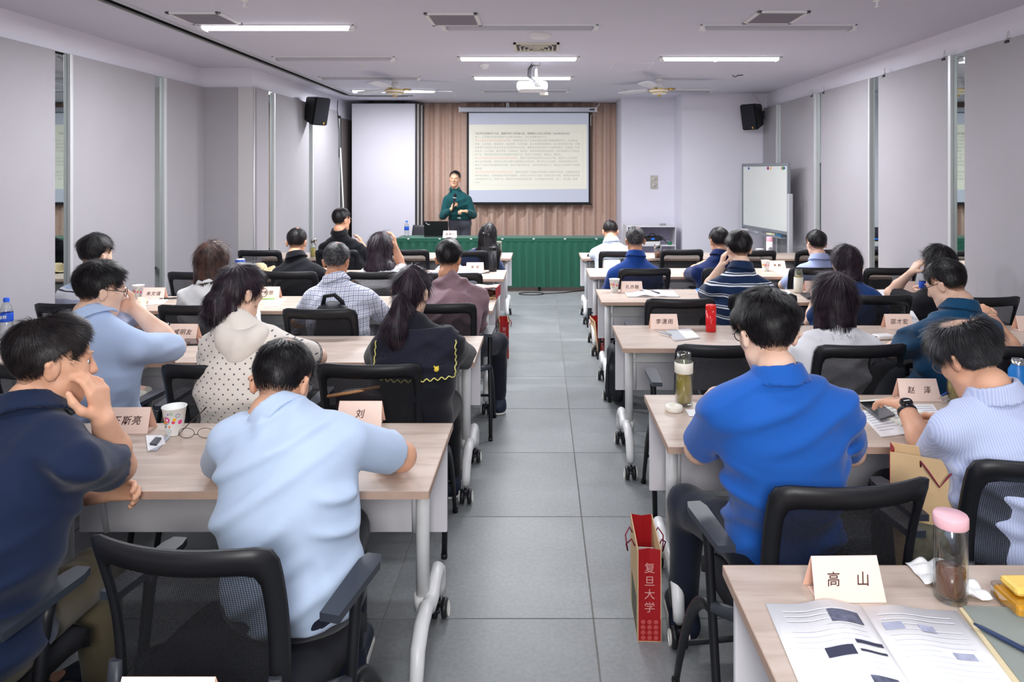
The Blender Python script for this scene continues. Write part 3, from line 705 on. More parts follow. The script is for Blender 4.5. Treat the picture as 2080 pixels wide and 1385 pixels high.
for i in range(7):
    x = GX0+.17+i*.44; MB().box((x, GY0-.012, .742), (.03, .008, .014), .002).build('skirt_clip', M_WPL, gt)
o = MB().tube([(-.14+.17*math.cos(a), 9.83+.1*math.sin(a), .008) for a in [i*2*PI/22 for i in range(22)]], .006, 6, closed=True).tube([(.03, 9.83, .008), (.3, 9.9, .008), (.6, 10.1, .008)], .006, 6).build('floor_cable', M_BLK); tag(o, 'looped black cable on the floor below the green skirt', 'cable')

# laptop, office chair back, tiny mic etc. on the head table
r = empty('laptop', (-1.51, 10.22, .75), .02, 'open black laptop seen from behind on the green table', 'laptop')
MB().box((0, .11, .008), (.34, .24, .016), .004).build('keyboard_base', M_BLK, r)
l_ = MB().box((0, 0, .115), (.345, .008, .232), .004, rot=(.18, 0, 0)).build('lid', mat('laptop_black', '0f1013', .45), r)
MB().box((-.135, -.026, .2), (.03, .002, .006), rot=(.18, .6, 0)).box((-.105, -.02, .182), (.035, .002, .008), rot=(.18, 0, 0)).build('mark', M_WPL, l_)
r = empty('office_chair', (-1.76, 10.85, 0), .2, 'dark office chair half hidden beyond the laptop', 'chair')
def oc(u, v): return ((u-.5)*.42*(1-.1*(2*v-1)**2), -.1+.08*(2*u-1)**2, .48+.40*v)
MB().grid(oc, 10, 10, thick=(0, .03, 0)).build('backrest', mat('smoky_plastic', '3a393f', .5), r)
MB().box((0, .15, .46), (.46, .44, .07), .03).build('seat', mat('black_seat_fabric', '1a1b22', .9, bump=.2, bs=300), r)
MB().cyl((0, .15, .08), (0, .15, .43), .03).build('post', M_BLK, r)
for k in range(5):
    a = k*2*PI/5; MB().tube([(0, .15, .1), (.26*math.cos(a), .15+.26*math.sin(a), .055)], [.025, .015], 8).lathe([(0, -.02), (.027, -.02), (.027, .02), (0, .02)], 12, (.26*math.cos(a), .15+.26*math.sin(a), .027), axis=(1, 0, 0)).build('leg', M_BLK, r)

# ------------------------------------------------------------------ shelf cabinet with amplifier
r = empty('shelf_cabinet', (1.58, 10.28, 0), 0, 'low white open shelf cabinet against the white column', 'cabinet')
W2, D2, HT = .355, .42, .905
MB().bb(-W2, W2, 0, D2, HT-.02, HT, .002).build('top_panel', M_WBOARD, r)
for s in (-1, 1): MB().bb(s*W2-.009 if s > 0 else -W2, W2 if s > 0 else -W2+.02, .0, D2, 0.0, HT-.02, .001).build('side_panel', M_WBOARD, r)
MB().bb(-W2+.02, W2-.012, D2-.015, D2, 0.02, HT-.02).build('back_panel', mat('lilac_board', 'b9b2cc', .6), r)
for z in (.63, .36, .06): MB().bb(-W2+.02, W2-.01, .01, D2-.015, z-.02, z, .001).build('shelf', M_WBOARD, r)
zs = .63
o = MB().box((1.58-.05, 10.42, zs+.025), (.36, .26, .05), .003).build('document_tray', M_WPL); tag(o, 'flat white box lying on the cabinet shelf under the receiver', 'box')
o = MB().box((1.58-.06, 10.315, zs+.022), (.13, .03, .036), .01).build('blue_box', mat('cobalt', '1a3fa0', .4)); tag(o, 'small cobalt blue case on the white cabinet shelf', 'case')
r = empty('wireless_receiver', (1.58-.05, 10.40, zs+.053), 0.03, 'black rack receiver with red display on the cabinet shelf', 'receiver')
MB().box((0, 0, .028), (.42, .24, .05), .004, rot=(0, -.05, 0)).build('body', M_BLK, r)
MB().box((-.105, -.122, .018), (.15, .004, .03)).build('display', mat('red_display', '7a1028', .3, emit=.5), r)
b = MB()
for i in range(7): b.box((-.155+i*.016, -.125, .019), (.008, .003, .014))
b.build('led', mat('led_pink', 'ffd0dc', .3, emit=2.), r)
MB().box((.07, -.122, .034), (.05, .004, .022)).build('screen', mat('blue_display', '2a66c8', .3, emit=.6), r)
o = MB().tube([(1.55, 10.35, .74), (1.58, 10.34, .79), (1.63, 10.36, .79), (1.68, 10.35, .73), (1.75, 10.34, .74), (1.79, 10.33, .68), (1.82, 10.34, .65)], .006, 6).tube([(1.42, 10.3, .76), (1.40, 10.29, .70), (1.395, 10.285, .5), (1.4, 10.285, .38)], .005, 6).build('cable_bundle', M_BLK); tag(o, 'tangled black cables over the receiver in the cabinet', 'cable')
o = MB().lathe([(0, 0), (.03, 0), (.032, .03), (.02, .04), (0, .04)], 14).build('green_plug', mat('green_plastic', '1c7a50', .4), loc=(1.855, 10.33, zs)); tag(o, 'small green round plug on the cabinet shelf', 'plug')
o = MB().box((0, 0, .015), (.09, .05, .03), .006).build('remote_box', mat('grey_plastic', '9a9a9c', .5), loc=(1.76, 10.36, HT)); tag(o, 'little grey device on top of the white cabinet', 'device')

# ------------------------------------------------------------------ whiteboard on stand
A = Vector((2.78, 9.83, 0)); B = Vector((2.985, 8.62, 0)); d = (B-A); Lb = d.length; ang = math.atan2(d.y, d.x)
r = empty('whiteboard', ((A+B)/2)[:], ang, 'wheeled whiteboard in grey frame with coloured magnets beside the right wall', 'whiteboard')
# local x runs from the far end to the near end; local -y faces the room
z0, z1 = .93, 1.785
MB().bb(-Lb/2+.02, Lb/2-.02, -.012, .012, z0+.02, z1-.02).build('board', mat('whiteboard_enamel', 'd3d6d2', .22), r)
b = MB(); b.bb(-Lb/2-.01, Lb/2+.01, -.02, .02, z1-.03, z1+.01, .006); b.build('frame', mat('steel_grey', '7b7f86', .4), r)
b = MB(); b.bb(-Lb/2-.01, Lb/2+.01, -.02, .02, z0-.01, z0+.03, .006); b.build('frame', mat('steel_grey', '7b7f86', .4), r)
for s in (-1, 1): MB().bb(s*Lb/2-.012, s*Lb/2+.012, -.02, .02, z0, z1, .005).build('frame', mat('steel_grey', '7b7f86', .4), r)
for s in (-1, 1):
    MB().bb(s*(Lb/2+.03)-.022, s*(Lb/2+.03)+.022, -.03, .03, .08, 1.42, .01).build('post', mat('post_grey', 'b2b4ba', .4), r)
    MB().bb(s*(Lb/2+.03)-.02, s*(Lb/2+.03)+.02, -.22, .22, .06, .1, .008).build('foot', mat('post_grey', 'b2b4ba', .4), r)
    for y in (-.19, .19): MB().lathe([(0, -.012), (.03, -.012), (.03, .012), (0, .012)], 16, (s*(Lb/2+.03), y, .031), axis=(1, 0, 0)).build('wheel', M_BLK, r)
MB().bb(-Lb/2, Lb/2, -.015, .015, .55, .60, .004).build('crossbar', mat('post_grey', 'b2b4ba', .4), r)
MB().bb(-Lb/2, Lb/2, -.10, -.018, z0-.055, z0-.045, .002).bb(-Lb/2, Lb/2, -.104, -.098, z0-.055, z0-.03, .002).build('pen_tray', mat('steel_grey', '7b7f86', .4), r)
for (x, c, k) in ((-.42, '2450b8', 0), (.12, '8a2277', 1), (.19, 'f0b35a', 0), (.485, 'b5432a', 0), (.51, '4f9d46', 1), (.535, '1f5fa8', 0)):
    MB().lathe([(0, 0), (.016+.005*k, 0), (.014+.005*k, .008), (0, .009)], 14, (x, -.013, z1-.055), axis=(0, -1, 0)).build('magnet', mat('mag_'+c, c, .3), r)
def bl(v): return r.matrix_basis @ Vector(v)
bpy.context.view_layer.update()
for nm, x, dd, c, lb in (('board_eraser', -.45, (.13, .045, .03), 'd9dad8', 'white-topped eraser at the far end of the pen tray'), ('marker_pen', -.12, (.1, .014, .014), 'd8dbe0', 'white marker with blue cap on the pen tray'), ('tissue_pack', .27, (.12, .06, .03), 'dcd9b8', 'yellowish tissue pack on the near half of the pen tray'), ('marker_box', .48, (.1, .05, .03), '2d6e93', 'teal marker box at the near end of the pen tray')):
    o = MB().box((0, 0, dd[2]/2), dd, .005).build(nm, mat('p_'+c, c, .5), loc=bl((x, -.058, z0-.045)), rot=(0, 0, ang)); tag(o, lb, nm.split('_')[-1])
# ------------------------------------------------------------------ implicit surfaces -> meshes (numpy surface nets on a sparse block grid)
def A3(v): return np.array(v, dtype=np.float32)
_LAT = np.random.RandomState(3).rand(32, 32, 32).astype(np.float32)
def vnoise(p):
    f = np.floor(p); u = p-f; i = f.astype(np.int32) & 31; j = (i+1) & 31; u = u*u*(3-2*u)
    x0, y0, z0, x1, y1, z1 = i[:, 0], i[:, 1], i[:, 2], j[:, 0], j[:, 1], j[:, 2]
    ux, uy, uz = u[:, 0], u[:, 1], u[:, 2]; L = _LAT
    a = L[x0, y0, z0]*(1-ux)+L[x1, y0, z0]*ux; b = L[x0, y1, z0]*(1-ux)+L[x1, y1, z0]*ux
    c = L[x0, y0, z1]*(1-ux)+L[x1, y0, z1]*ux; d = L[x0, y1, z1]*(1-ux)+L[x1, y1, z1]*ux
    return (a*(1-uy)+b*uy)*(1-uz)+(c*(1-uy)+d*uy)*uz
def sstep(x, a, b):
    t = np.clip((x-a)/(b-a), 0, 1); return t*t*(3-2*t)
def smin(a, b, k):
    h = np.clip(.5+.5*(b-a)/k, 0, 1); return b*(1-h)+a*h-k*h*(1-h)
# a primitive is (fn, centre, radius, k)
def cap(a, b, ra, rb, k=.03, side=None, wide=1., cut=None):
    a, b = A3(a), A3(b); sd = None if side is None else A3(side)/np.linalg.norm(side)
    c = (a+b)/2; R = float(np.linalg.norm(b-a)/2+max(ra, rb)*max(1, wide))
    def sq(v): return v if sd is None else v-np.outer(v@sd, sd)*(1-1/wide)
    ab = b-a
    if sd is not None: ab = ab-sd*float(ab@sd)*(1-1/wide)
    L2 = float(ab@ab)+1e-9
    def fn(p):
        v = sq(p-a); t = np.clip((v@ab)/L2, 0, 1); d = np.linalg.norm(v-np.outer(t, ab), axis=1)-(ra+(rb-ra)*t)
        if cut is not None: d = np.maximum(d, (p-A3(cut[0]))@A3(cut[1]))
        return d
    return (fn, c, R, k)
def ell(c, r, k=.02, R=None):
    c, r = A3(c), A3(r); M = None if R is None else np.array(R, dtype=np.float32)
    def fn(p):
        q = p-c
        if M is not None: q = q@M
        k0 = np.linalg.norm(q/r, axis=1); k1 = np.linalg.norm(q/(r*r), axis=1)+1e-9
        return k0*(k0-1)/k1
    return (fn, c, float(r.max()), k)
def ev(prims, p):
    d = prims[0][0](p)
    for q in prims[1:]: d = smin(d, q[0](p), q[3])
    return d
def surf(prims, h, post=None, pad=.03, lo=None, hi=None):
    if lo is None:
        lo = np.min([q[1]-q[2] for q in prims], axis=0)-pad; hi = np.max([q[1]+q[2] for q in prims], axis=0)+pad
    lo, hi = A3(lo), A3(hi); B = 8
    nb = np.ceil((hi-lo)/(h*B)).astype(int)+1
    bi = np.stack(np.meshgrid(*[np.arange(n) for n in nb], indexing='ij'), -1).reshape(-1, 3)
    bc = (lo+(bi+.5-.5/B)*(h*B)).astype(np.float32); bR = h*B*.87
    D = np.full(len(bc), 9., np.float32)
    for q in prims:
        m = np.linalg.norm(bc-q[1], axis=1) < q[2]+bR+.15
        if m.any(): D[m] = smin(D[m], q[0](bc[m]), q[3])
    keep = np.abs(D) < bR*1.35+.02
    kb = bi[keep]; kc = bc[keep]
    off = np.stack(np.meshgrid(*[np.arange(B)]*3, indexing='ij'), -1).reshape(-1, 3)
    pts = (lo+(kb[:, None, :]*B+off[None])*h).astype(np.float32)
    V = np.full(pts.shape[:2], 9., np.float32)
    for q in prims:
        m = np.linalg.norm(kc-q[1], axis=1) < q[2]+bR+.04
        if not m.any(): continue
        pp = pts[m].reshape(-1, 3); V[m] = smin(V[m].reshape(-1), q[0](pp), q[3]).reshape(-1, B**3)
    if post is not None: V = post(pts.reshape(-1, 3), V.reshape(-1)).reshape(-1, B**3)
    dense = np.where(D > 0, 1., -1.).astype(np.float32).reshape(nb)
    dense = np.repeat(np.repeat(np.repeat(dense, B, 0), B, 1), B, 2)
    d6 = dense.reshape(nb[0], B, nb[1], B, nb[2], B)
    d6[kb[:, 0], :, kb[:, 1], :, kb[:, 2], :] = V.reshape(-1, B, B, B)
    g = dense; ins = g < 0
    s = np.zeros(tuple(n-1 for n in g.shape), np.int8); n0, n1, n2 = s.shape
    corners = [(i, j, k) for i in (0, 1) for j in (0, 1) for k in (0, 1)]
    for i, j, k in corners: s += ins[i:i+n0, j:j+n1, k:k+n2]
    act = np.argwhere((s > 0) & (s < 8))
    cv = np.stack([g[act[:, 0]+i, act[:, 1]+j, act[:, 2]+k] for i, j, k in corners], 1)
    pos = np.zeros((len(act), 3), np.float32); cnt = np.zeros(len(act), np.float32)
    for a in range(8):
        for b in range(a+1, 8):
            ca, cb = np.array(corners[a]), np.array(corners[b])
            if np.abs(ca-cb).sum() != 1: continue
            va, vb = cv[:, a], cv[:, b]; m = (va < 0) != (vb < 0)
            t = np.where(m, va/(va-vb+1e-12), 0)
            pos += m[:, None]*(ca+t[:, None]*(cb-ca)); cnt += m
    verts = lo+(act+pos/np.maximum(cnt, 1)[:, None])*h
    idx = np.full(s.shape, -1, np.int32); idx[act[:, 0], act[:, 1], act[:, 2]] = np.arange(len(act))
    quads = []
    for ax in range(3):
        o1, o2 = (ax+1) % 3, (ax+2) % 3
        sl0 = [slice(0, n) for n in s.shape]; sl1 = list(sl0); sl1[ax] = slice(1, s.shape[ax]+1)
        e = np.argwhere(ins[tuple(sl0)] != ins[tuple(sl1)])
        e = e[(e[:, o1] > 0) & (e[:, o2] > 0)]
        sg = ins[e[:, 0], e[:, 1], e[:, 2]]
        def at(d1, d2):
            q = e.copy(); q[:, o1] -= d1; q[:, o2] -= d2; return idx[q[:, 0], q[:, 1], q[:, 2]]
        Q = np.stack([at(1, 1), at(0, 1), at(0, 0), at(1, 0)], 1)
        Q[~sg] = Q[~sg][:, ::-1]; quads.append(Q[(Q >= 0).all(1)])
    return verts, np.concatenate(quads)
def np_mesh(name, V, Q, smooth=True, mi=None):
    me = bpy.data.meshes.new(name); n = Q.shape[1]
    me.vertices.add(len(V)); me.vertices.foreach_set('co', np.ascontiguousarray(V, dtype=np.float32).ravel())
    me.loops.add(Q.size); me.loops.foreach_set('vertex_index', Q.astype(np.int32).ravel())
    me.polygons.add(len(Q)); me.polygons.foreach_set('loop_start', np.arange(0, Q.size, n, dtype=np.int32))
    me.polygons.foreach_set('use_smooth', np.full(len(Q), smooth))
    if mi is not None: me.polygons.foreach_set('material_index', mi.astype(np.int32))
    me.update(calc_edges=True); me.validate(); return me

# ------------------------------------------------------------------ people
def m_skin(name, c, c2):
    t = NT(name); v = t.coord('Object'); n = t.n('ShaderNodeTexNoise', i_Scale=14.0, i_Detail=4.0); t.l(v, n.inputs['Vector'])
    t.l(t.ramp(n.outputs[0], [(.3, lin(c)), (.7, lin(c2))]), t.b.inputs['Base Color'])
    b = t.b; b.inputs['Roughness'].default_value = .5; b.inputs['Subsurface Weight'].default_value = .12
    b.inputs['Subsurface Radius'].default_value = (1, .35, .2); b.inputs['Subsurface Scale'].default_value = .008; b.inputs['Specular IOR Level'].default_value = .35
    n2 = t.n('ShaderNodeTexNoise', i_Scale=160.0, i_Detail=2.0); t.l(v, n2.inputs['Vector']); t.bump(n2.outputs[0], .12, .002); return t.m
SKIN = {'warm': m_skin('warm_skin', 'd79f80', 'e3b193'), 'fair': m_skin('fair_skin', 'e5b9a0', 'efccb6'), 'tan': m_skin('tanned_skin', 'c08a6a', 'd0997a')}
def m_hair(name, c, c2, vs=30.):
    t = NT(name); v = t.coord('Object'); n = t.n('ShaderNodeTexNoise', i_Scale=vs, i_Detail=5.0); t.l(v, n.inputs['Vector'])
    hcol = t.ramp(n.outputs[0], [(.35, lin(c)), (.7, lin(c2))])
    at = t.n('ShaderNodeAttribute', attribute_name='fade'); n2 = t.n('ShaderNodeTexNoise', i_Scale=150.0, i_Detail=3.0); t.l(v, n2.inputs['Vector'])
    m1 = t.n('ShaderNodeMath', operation='MULTIPLY_ADD'); m1.inputs[1].default_value = .7; m1.inputs[2].default_value = -.45; t.l(n2.outputs[0], m1.inputs[0]); m0 = t.n('ShaderNodeMath', operation='MULTIPLY'); m0.inputs[1].default_value = 1.5; t.l(at.outputs['Fac'], m0.inputs[0])
    m2 = t.n('ShaderNodeMath', operation='ADD', use_clamp=True); t.l(m0.outputs[0], m2.inputs[0]); t.l(m1.outputs[0], m2.inputs[1])
    mx = t.n('ShaderNodeMix', data_type='RGBA'); mx.inputs[6].default_value = lin('bd937a'); t.l(m2.outputs[0], mx.inputs[0]); t.l(hcol, mx.inputs[7]); t.l(mx.outputs[2], t.b.inputs['Base Color'])
    t.b.inputs['Roughness'].default_value = .42; t.b.inputs['Specular IOR Level'].default_value = .3; return t.m
HAIR = {'black': m_hair('black_hair', '0d0b0e', '1d191c'), 'soft': m_hair('soft_black_hair', '131012', '2a2223'), 'grey': m_hair('greying_hair', '1c1b1e', '5c5b5e', 60.), 'iron': m_hair('iron_grey_hair', '1d1c1f', '48474b', 14.), 'brown': m_hair('brown_hair', '2c1d1a', '5c4036', 20.), 'plum': m_hair('plum_black_hair', '17121a', '33242f')}
def cloth(name, c, var=.05, rough=.85, pat=None, **k):
    if name in _M: return _M[name]
    t = NT(name); v = t.coord('Object'); c0 = lin(c)
    n = t.n('ShaderNodeTexNoise', i_Scale=5.0, i_Detail=3.0); t.l(v, n.inputs['Vector'])
    base = t.ramp(n.outputs[0], [(.3, dk(c0, 1-var)), (.7, dk(c0, 1+var))])
    def band(sock, lo, hi):                            # 1 inside [lo, hi]
        a = t.n('ShaderNodeMath', operation='GREATER_THAN'); a.inputs[1].default_value = lo; t.l(sock, a.inputs[0])
        b = t.n('ShaderNodeMath', operation='LESS_THAN'); b.inputs[1].default_value = hi; t.l(sock, b.inputs[0])
        m = t.n('ShaderNodeMath', operation='MULTIPLY'); t.l(a.outputs[0], m.inputs[0]); t.l(b.outputs[0], m.inputs[1]); return m.outputs[0]
    def fr(sock, period, offs=0.):
        a = t.n('ShaderNodeMath', operation='MULTIPLY_ADD'); a.inputs[1].default_value = 1/period; a.inputs[2].default_value = 100+offs; t.l(sock, a.inputs[0])
        b = t.n('ShaderNodeMath', operation='FRACT'); t.l(a.outputs[0], b.inputs[0]); return b.outputs[0]
    def mx(fac, a, bcol):
        m = t.n('ShaderNodeMix', data_type='RGBA'); t.l(fac, m.inputs[0]); t.l(a, m.inputs[6])
        if hasattr(bcol, 'links'): t.l(bcol, m.inputs[7])
        else: m.inputs[7].default_value = bcol
        return m.outputs[2]
    if pat:
        wn = t.n('ShaderNodeTexNoise', i_Scale=6.0, i_Detail=2.0); t.l(v, wn.inputs['Vector'])
        ws = t.n('ShaderNodeVectorMath', operation='MULTIPLY_ADD'); ws.inputs[1].default_value = (.03,)*3; t.l(wn.outputs[1], ws.inputs[0]); t.l(v, ws.inputs[2])
        sx = t.n('ShaderNodeSeparateXYZ'); t.l(ws.outputs[0], sx.inputs[0])
        if pat == 'stripes':
            f = fr(sx.outputs[2], k['period'])
            for lo, hi, cc in k['bands']: base = mx(band(f, lo, hi), base, lin(cc))
        elif pat == 'fine':
            f = fr(sx.outputs[0], k.get('period', .007)); base = mx(band(f, 0, .4), base, lin(k['c2']))
        elif pat == 'check':
            for ax, off in ((0, 0), (2, 0)):
                f = fr(sx.outputs[ax], .028); base = mx(band(f, 0, .09), base, lin(k['c2']))
                f = fr(sx.outputs[ax], .028, .5); base = mx(band(f, 0, .08), base, lin(k['c3']))
        elif pat == 'dots':
            mp = t.n('ShaderNodeMapping'); mp.inputs['Rotation'].default_value = (0, PI/4, 0); mp.inputs['Scale'].default_value = (1, .0, 1)
            t.l(v, mp.inputs[0]); vo = t.n('ShaderNodeTexVoronoi', i_Scale=k.get('scale', 38.), i_Randomness=0.0); vo.distance = 'MANHATTAN'; t.l(mp.outputs[0], vo.inputs['Vector'])
            lt = t.n('ShaderNodeMath', operation='LESS_THAN'); lt.inputs[1].default_value = k.get('r', .2); t.l(vo.outputs['Distance'], lt.inputs[0])
            if 'below' in k:
                b2 = band(sx.outputs[2], -1, k['below']); m = t.n('ShaderNodeMath', operation='MULTIPLY'); t.l(lt.outputs[0], m.inputs[0]); t.l(b2, m.inputs[1]); fac = m.outputs[0]
            else: fac = lt.outputs[0]
            base = mx(fac, base, lin(k['c2']))
        elif pat == 'bands':                           # absolute heights over the floor
            for lo, hi, cc in k['bands']: base = mx(band(sx.outputs[2], lo, hi), base, lin(cc))
    t.l(base, t.b.inputs['Base Color']); t.b.inputs['Roughness'].default_value = rough
    t.b.inputs['Specular IOR Level'].default_value = .2; t.b.inputs['Sheen Weight'].default_value = .15
    n1 = t.n('ShaderNodeTexNoise', i_Scale=420.0, i_Detail=2.0); t.l(v, n1.inputs['Vector']); t.bump(n1.outputs[0], .15, .001)
    _M[name] = t.m; return t.m

def rotm(yaw, pitch=0, roll=0):
    return np.array((Matrix.Rotation(math.radians(yaw), 3, 'Z') @ Matrix.Rotation(math.radians(-pitch), 3, 'X') @ Matrix.Rotation(math.radians(roll), 3, 'Y')), dtype=np.float32)
def unit(v): v = A3(v); return v/(np.linalg.norm(v)+1e-9)
def hand(W, d, n, side, curl=.5):
    W = A3(W); d = unit(d); n = A3(n); n = unit(n-d*float(n@d)); t = np.cross(n, d)*(-side)
    pr = []; L = (.070, .078, .072, .056)
    for i in range(4):
        K = W+d*(.084-.005*abs(i-1))+t*(.029-.0185*i)
        pr.append(cap(W+d*.008+t*(.014-.009*i), K, .0135, .0108, .012))
        q = K; a = 0
        for f, ba in ((.46, 48), (.3, 62), (.24, 42)):
            a += math.radians(ba)*curl*(1+.06*i); e = q+(d*math.cos(a)+n*math.sin(a))*L[i]*f
            pr.append(cap(q, e, .0092-.0006*(a > .5), .0082, .0035)); q = e
    q = W+d*.018+t*.018
    for v, l, r0, r1 in ((d*.55+t*.75+n*.25, .044, .0145, .0115), (d*.85+t*.3+n*.35, .032, .0112, .0098), (d*.95-t*.02+n*.35, .026, .0098, .0082)):
        e = q+unit(v)*l; pr.append(cap(q, e, r0, r1, .007)); q = e
    return pr
def ik(S, T, l1, l2, pole):
    S, T = A3(S), A3(T); v = T-S; L = float(np.linalg.norm(v)); L2 = min(L, (l1+l2)*.985); v = v/L; T = S+v*L2
    a = (l1*l1-l2*l2+L2*L2)/(2*L2); hh = math.sqrt(max(l1*l1-a*a, 0)); p = A3(pole); p = unit(p-v*float(p@v))
    return S+v*a+p*hh, T
PEOPLE = {}
def person(label, H, pel, yaw=0., pitch=10., roll=0., tw=0., S=None, sw=.163, girth=1., aL=None, aR=None, top=None, topname='shirt', sleeve='short', collar=True, collar_mat=None,
           pants=None, hair='short', hc='black', ht=.016, bald=0., skin='warm', h=.009, hs=None, strands=900, slen=.03, glasses=None, folds=.006, seed=1, stand=False, hsc=1., shoes=True, woman=False, hem=None, kneeX=None, loose=1., fold_dir=(5, 5, 12), slw=.0018, fl=None, footY=None, yk=.045):
    hsc = hsc*.965; H = A3(H); pel = A3(pel); R = rotm(yaw, pitch, roll); hs = hs or h
    root = empty('person', (float(pel[0]), float(pel[1]), 0), 0, label, 'person'); O = A3((pel[0], pel[1], 0))
    H = H-O; pel = pel-O
    RT = rotm(tw); rx, fy, uz = RT[:, 0], RT[:, 1], A3((0, 0, 1))
    def loc(q): return H+R@(A3(q)*hsc)
    nb = loc((0, -.03, -.10))                           # under the skull
    if S is None: S = loc((0, -.045, -.165))+A3((0, -.01, 0))
    else: S = A3(S)-O
    SL, SR = S-rx*sw+A3((0, 0, -.05)), S+rx*sw+A3((0, 0, -.05))
    g = girth
    lean = unit(S-pel); mid = pel*.5+S*.5-fy*.035
    chest = pel*.25+S*.75-fy*.012
    torso = [ell(pel+A3((0, 0, .0)), (.165*g, .125*g, .12), .05, RT), cap(pel+uz*.05, mid, .108*g, .112*g, .06, rx, 1.32), cap(mid, chest, .112*g, .115, .06, rx, 1.34), cap(chest, S-uz*.065, .112, .085, .05, rx, 1.38),
             cap(SL*.8+SR*.2-uz*.0, SR*.8+SL*.2-uz*.0, .058, .058, .05)]
    if woman: torso.append(cap(chest+fy*.09-rx*.07-uz*.04, chest+fy*.09+rx*.07-uz*.04, .055, .055, .05))
    neckr = .050 if woman else .058
    traps = [cap(nb-uz*.06, SL*.75+S*.25-uz*.01, .034, .036, .05), cap(nb-uz*.06, SR*.75+S*.25-uz*.01, .034, .036, .05)]
    neck = [cap(nb, S+fy*.005-uz*.02, neckr*.95, neckr*1.08, .03)]
    l1, l2 = .285, .245
    arms = []
    for side, Sh, a in ((-1, SL, aL), (1, SR, aR)):
        a = dict(a or {})
        if 'e' in a:
            E = A3(a['e'])-O; E = Sh+unit(E-Sh)*a.get('l1', l1); Wt = A3(a['w'])-O; W = E+unit(Wt-E)*a.get('l2', l2)
        else:
            w_ = A3(a['w'])-O if 'w' in a else (S+fy*.34+rx*side*.12)*A3((1, 1, 0))+A3((0, 0, TH+.045))
            E, W = ik(Sh, w_, l1, l2, a.get('pole', rx*side*.42-uz*.9-fy*.1))
        fd = unit(W-E); hd = unit(A3(a['hd'])) if 'hd' in a else unit(fd*.8+fy*.3+A3((0, 0, -.05)))
        hn = A3(a['hn']) if 'hn' in a else A3((0, 0, -1.))+rx*(-side)*.2
        arms.append((side, Sh, E, W, hd, hn, a.get('curl', .5)))
    body = list(torso)+traps+neck
    body = [(q[0], q[1], q[2], q[3]) for q in body]
    shrink = .0
    # head (all sizes in head units)
    z = hsc; Rm = R
    def hell(c, r, k=.02): return ell(loc(c), A3(r)*z, k, Rm)
    def hcap(a, b, ra, rb, k): return cap(loc(a), loc(b), ra*z, rb*z, k)
    jw = .92 if woman else 1.
    head = [hell((0, -.012, .030), (.0745, .094, .088)), hell((0, .028, -.035), (.058*jw, .062, .075), .03), hell((0, .055, -.085), (.030*jw, .028, .022), .03), hcap((-.045*jw, .02, -.06), (0, .06, -.09), .018, .02, .03), hcap((.045*jw, .02, -.06), (0, .06, -.09), .018, .02, .03),
            hcap((-.038, .055, -.015), (-.05, .03, -.005), .024, .02, .02), hcap((.038, .055, -.015), (.05, .03, -.005), .024, .02, .02),
            hcap((0, .082, .022), (0, .104, -.018), .009, .0125, .012), hcap((-.012, .094, -.021), (.012, .094, -.021), .008, .008, .008),
            hcap((-.038, .072, .028), (.038, .072, .028), .010, .010, .012), hcap((-.017, .084, -.052), (.017, .084, -.052), .0065, .0065, .006), hcap((-.014, .082, -.062), (.014, .082, -.062), .0068, .0068, .006)]
    for s_ in (-1, 1):
        head.append(hell((s_*.0775, -.012, -.012), (.009, .019, .032), .006)); head.append(hcap((s_*.078, -.018, .012), (s_*.090, -.028, .002), .006, .007, .006)); head.append(hcap((s_*.090, -.028, .002), (s_*.083, -.016, -.032), .006, .006, .006))
    body += head
    for side, Sh, E, W, hd, hn, cu in arms:
        r_ = .92 if woman else 1.06
        body += [cap(Sh, E, .050*r_, .040*r_, .03), cap(E, E*.6+W*.4, .041*r_, .041*r_, .02), cap(E*.6+W*.4, W, .041*r_, .0265*r_, .02)]
        body += hand(W, hd, hn, side, cu)
    # legs
    legs = []; kn = []
    for side in (-1, 1):
        hp = pel+rx*side*.085+A3((0, 0, -.01 if not stand else -.05))
        if stand: K = hp+A3((side*.01, .02, -.42)); An = A3((K[0]+side*.01, K[1]-.02, .09))
        else:
            kx = (kneeX[0] if side < 0 else kneeX[1]) if kneeX else None
            K = hp+fy*.40+rx*side*.05+A3((0, 0, .0))
            if kx is not None: K = A3(kx)-O; K = hp+unit(K-hp)*.42
            K[2] = max(K[2], .50); An = A3((K[0]-rx[0]*side*.0, K[1]+(.03 if footY is None else footY), .09))
        legs.append((hp, K, An))
    body += [q for hp, K, An in legs for q in (cap(hp, K, .070, .052, .04), cap(K, An, .050, .034, .03))]
    for hp, K, An in legs: body.append(cap(An, An+fy*.12+A3((0, 0, -.045)), .033, .028, .02))
    V, Q = surf(body, h); me = np_mesh('body', V, Q); link_mesh('body', me, SKIN[skin], root)
    # top garment
    tm = top or cloth('white_shirt_cloth', 'e8e9ee')
    ic = .013*loose
    sh = [ell(pel+A3((0, 0, .01)), (.172*g+ic*.6, .132*g+ic, .13), .05, RT), cap(pel+uz*.05, mid, .108*g+ic*1.4, .112*g+ic*1.2, .06, rx, 1.30), cap(mid, chest, .112*g+ic*1.2, .115+ic, .06, rx, 1.33), cap(chest, S-uz*.06, .112+ic, .085+ic*.7, .05, rx, 1.38),
          cap(SL*.8+SR*.2, SR*.8+SL*.2, .060+ic*.5, .060+ic*.5, .05), cap(S-uz*.02, nb-unit(nb-S)*yk-fy*.003, .080, neckr+.010, .05)]
    sh += [cap(nb-uz*.065, SL*.8+S*.2+uz*.012, .046, .047+ic*.3, .05), cap(nb-uz*.065, SR*.8+S*.2+uz*.012, .046, .047+ic*.3, .05)]
    if woman: sh.append(cap(chest+fy*.09-rx*.07-uz*.04, chest+fy*.09+rx*.07-uz*.04, .055+ic, .055+ic, .05))
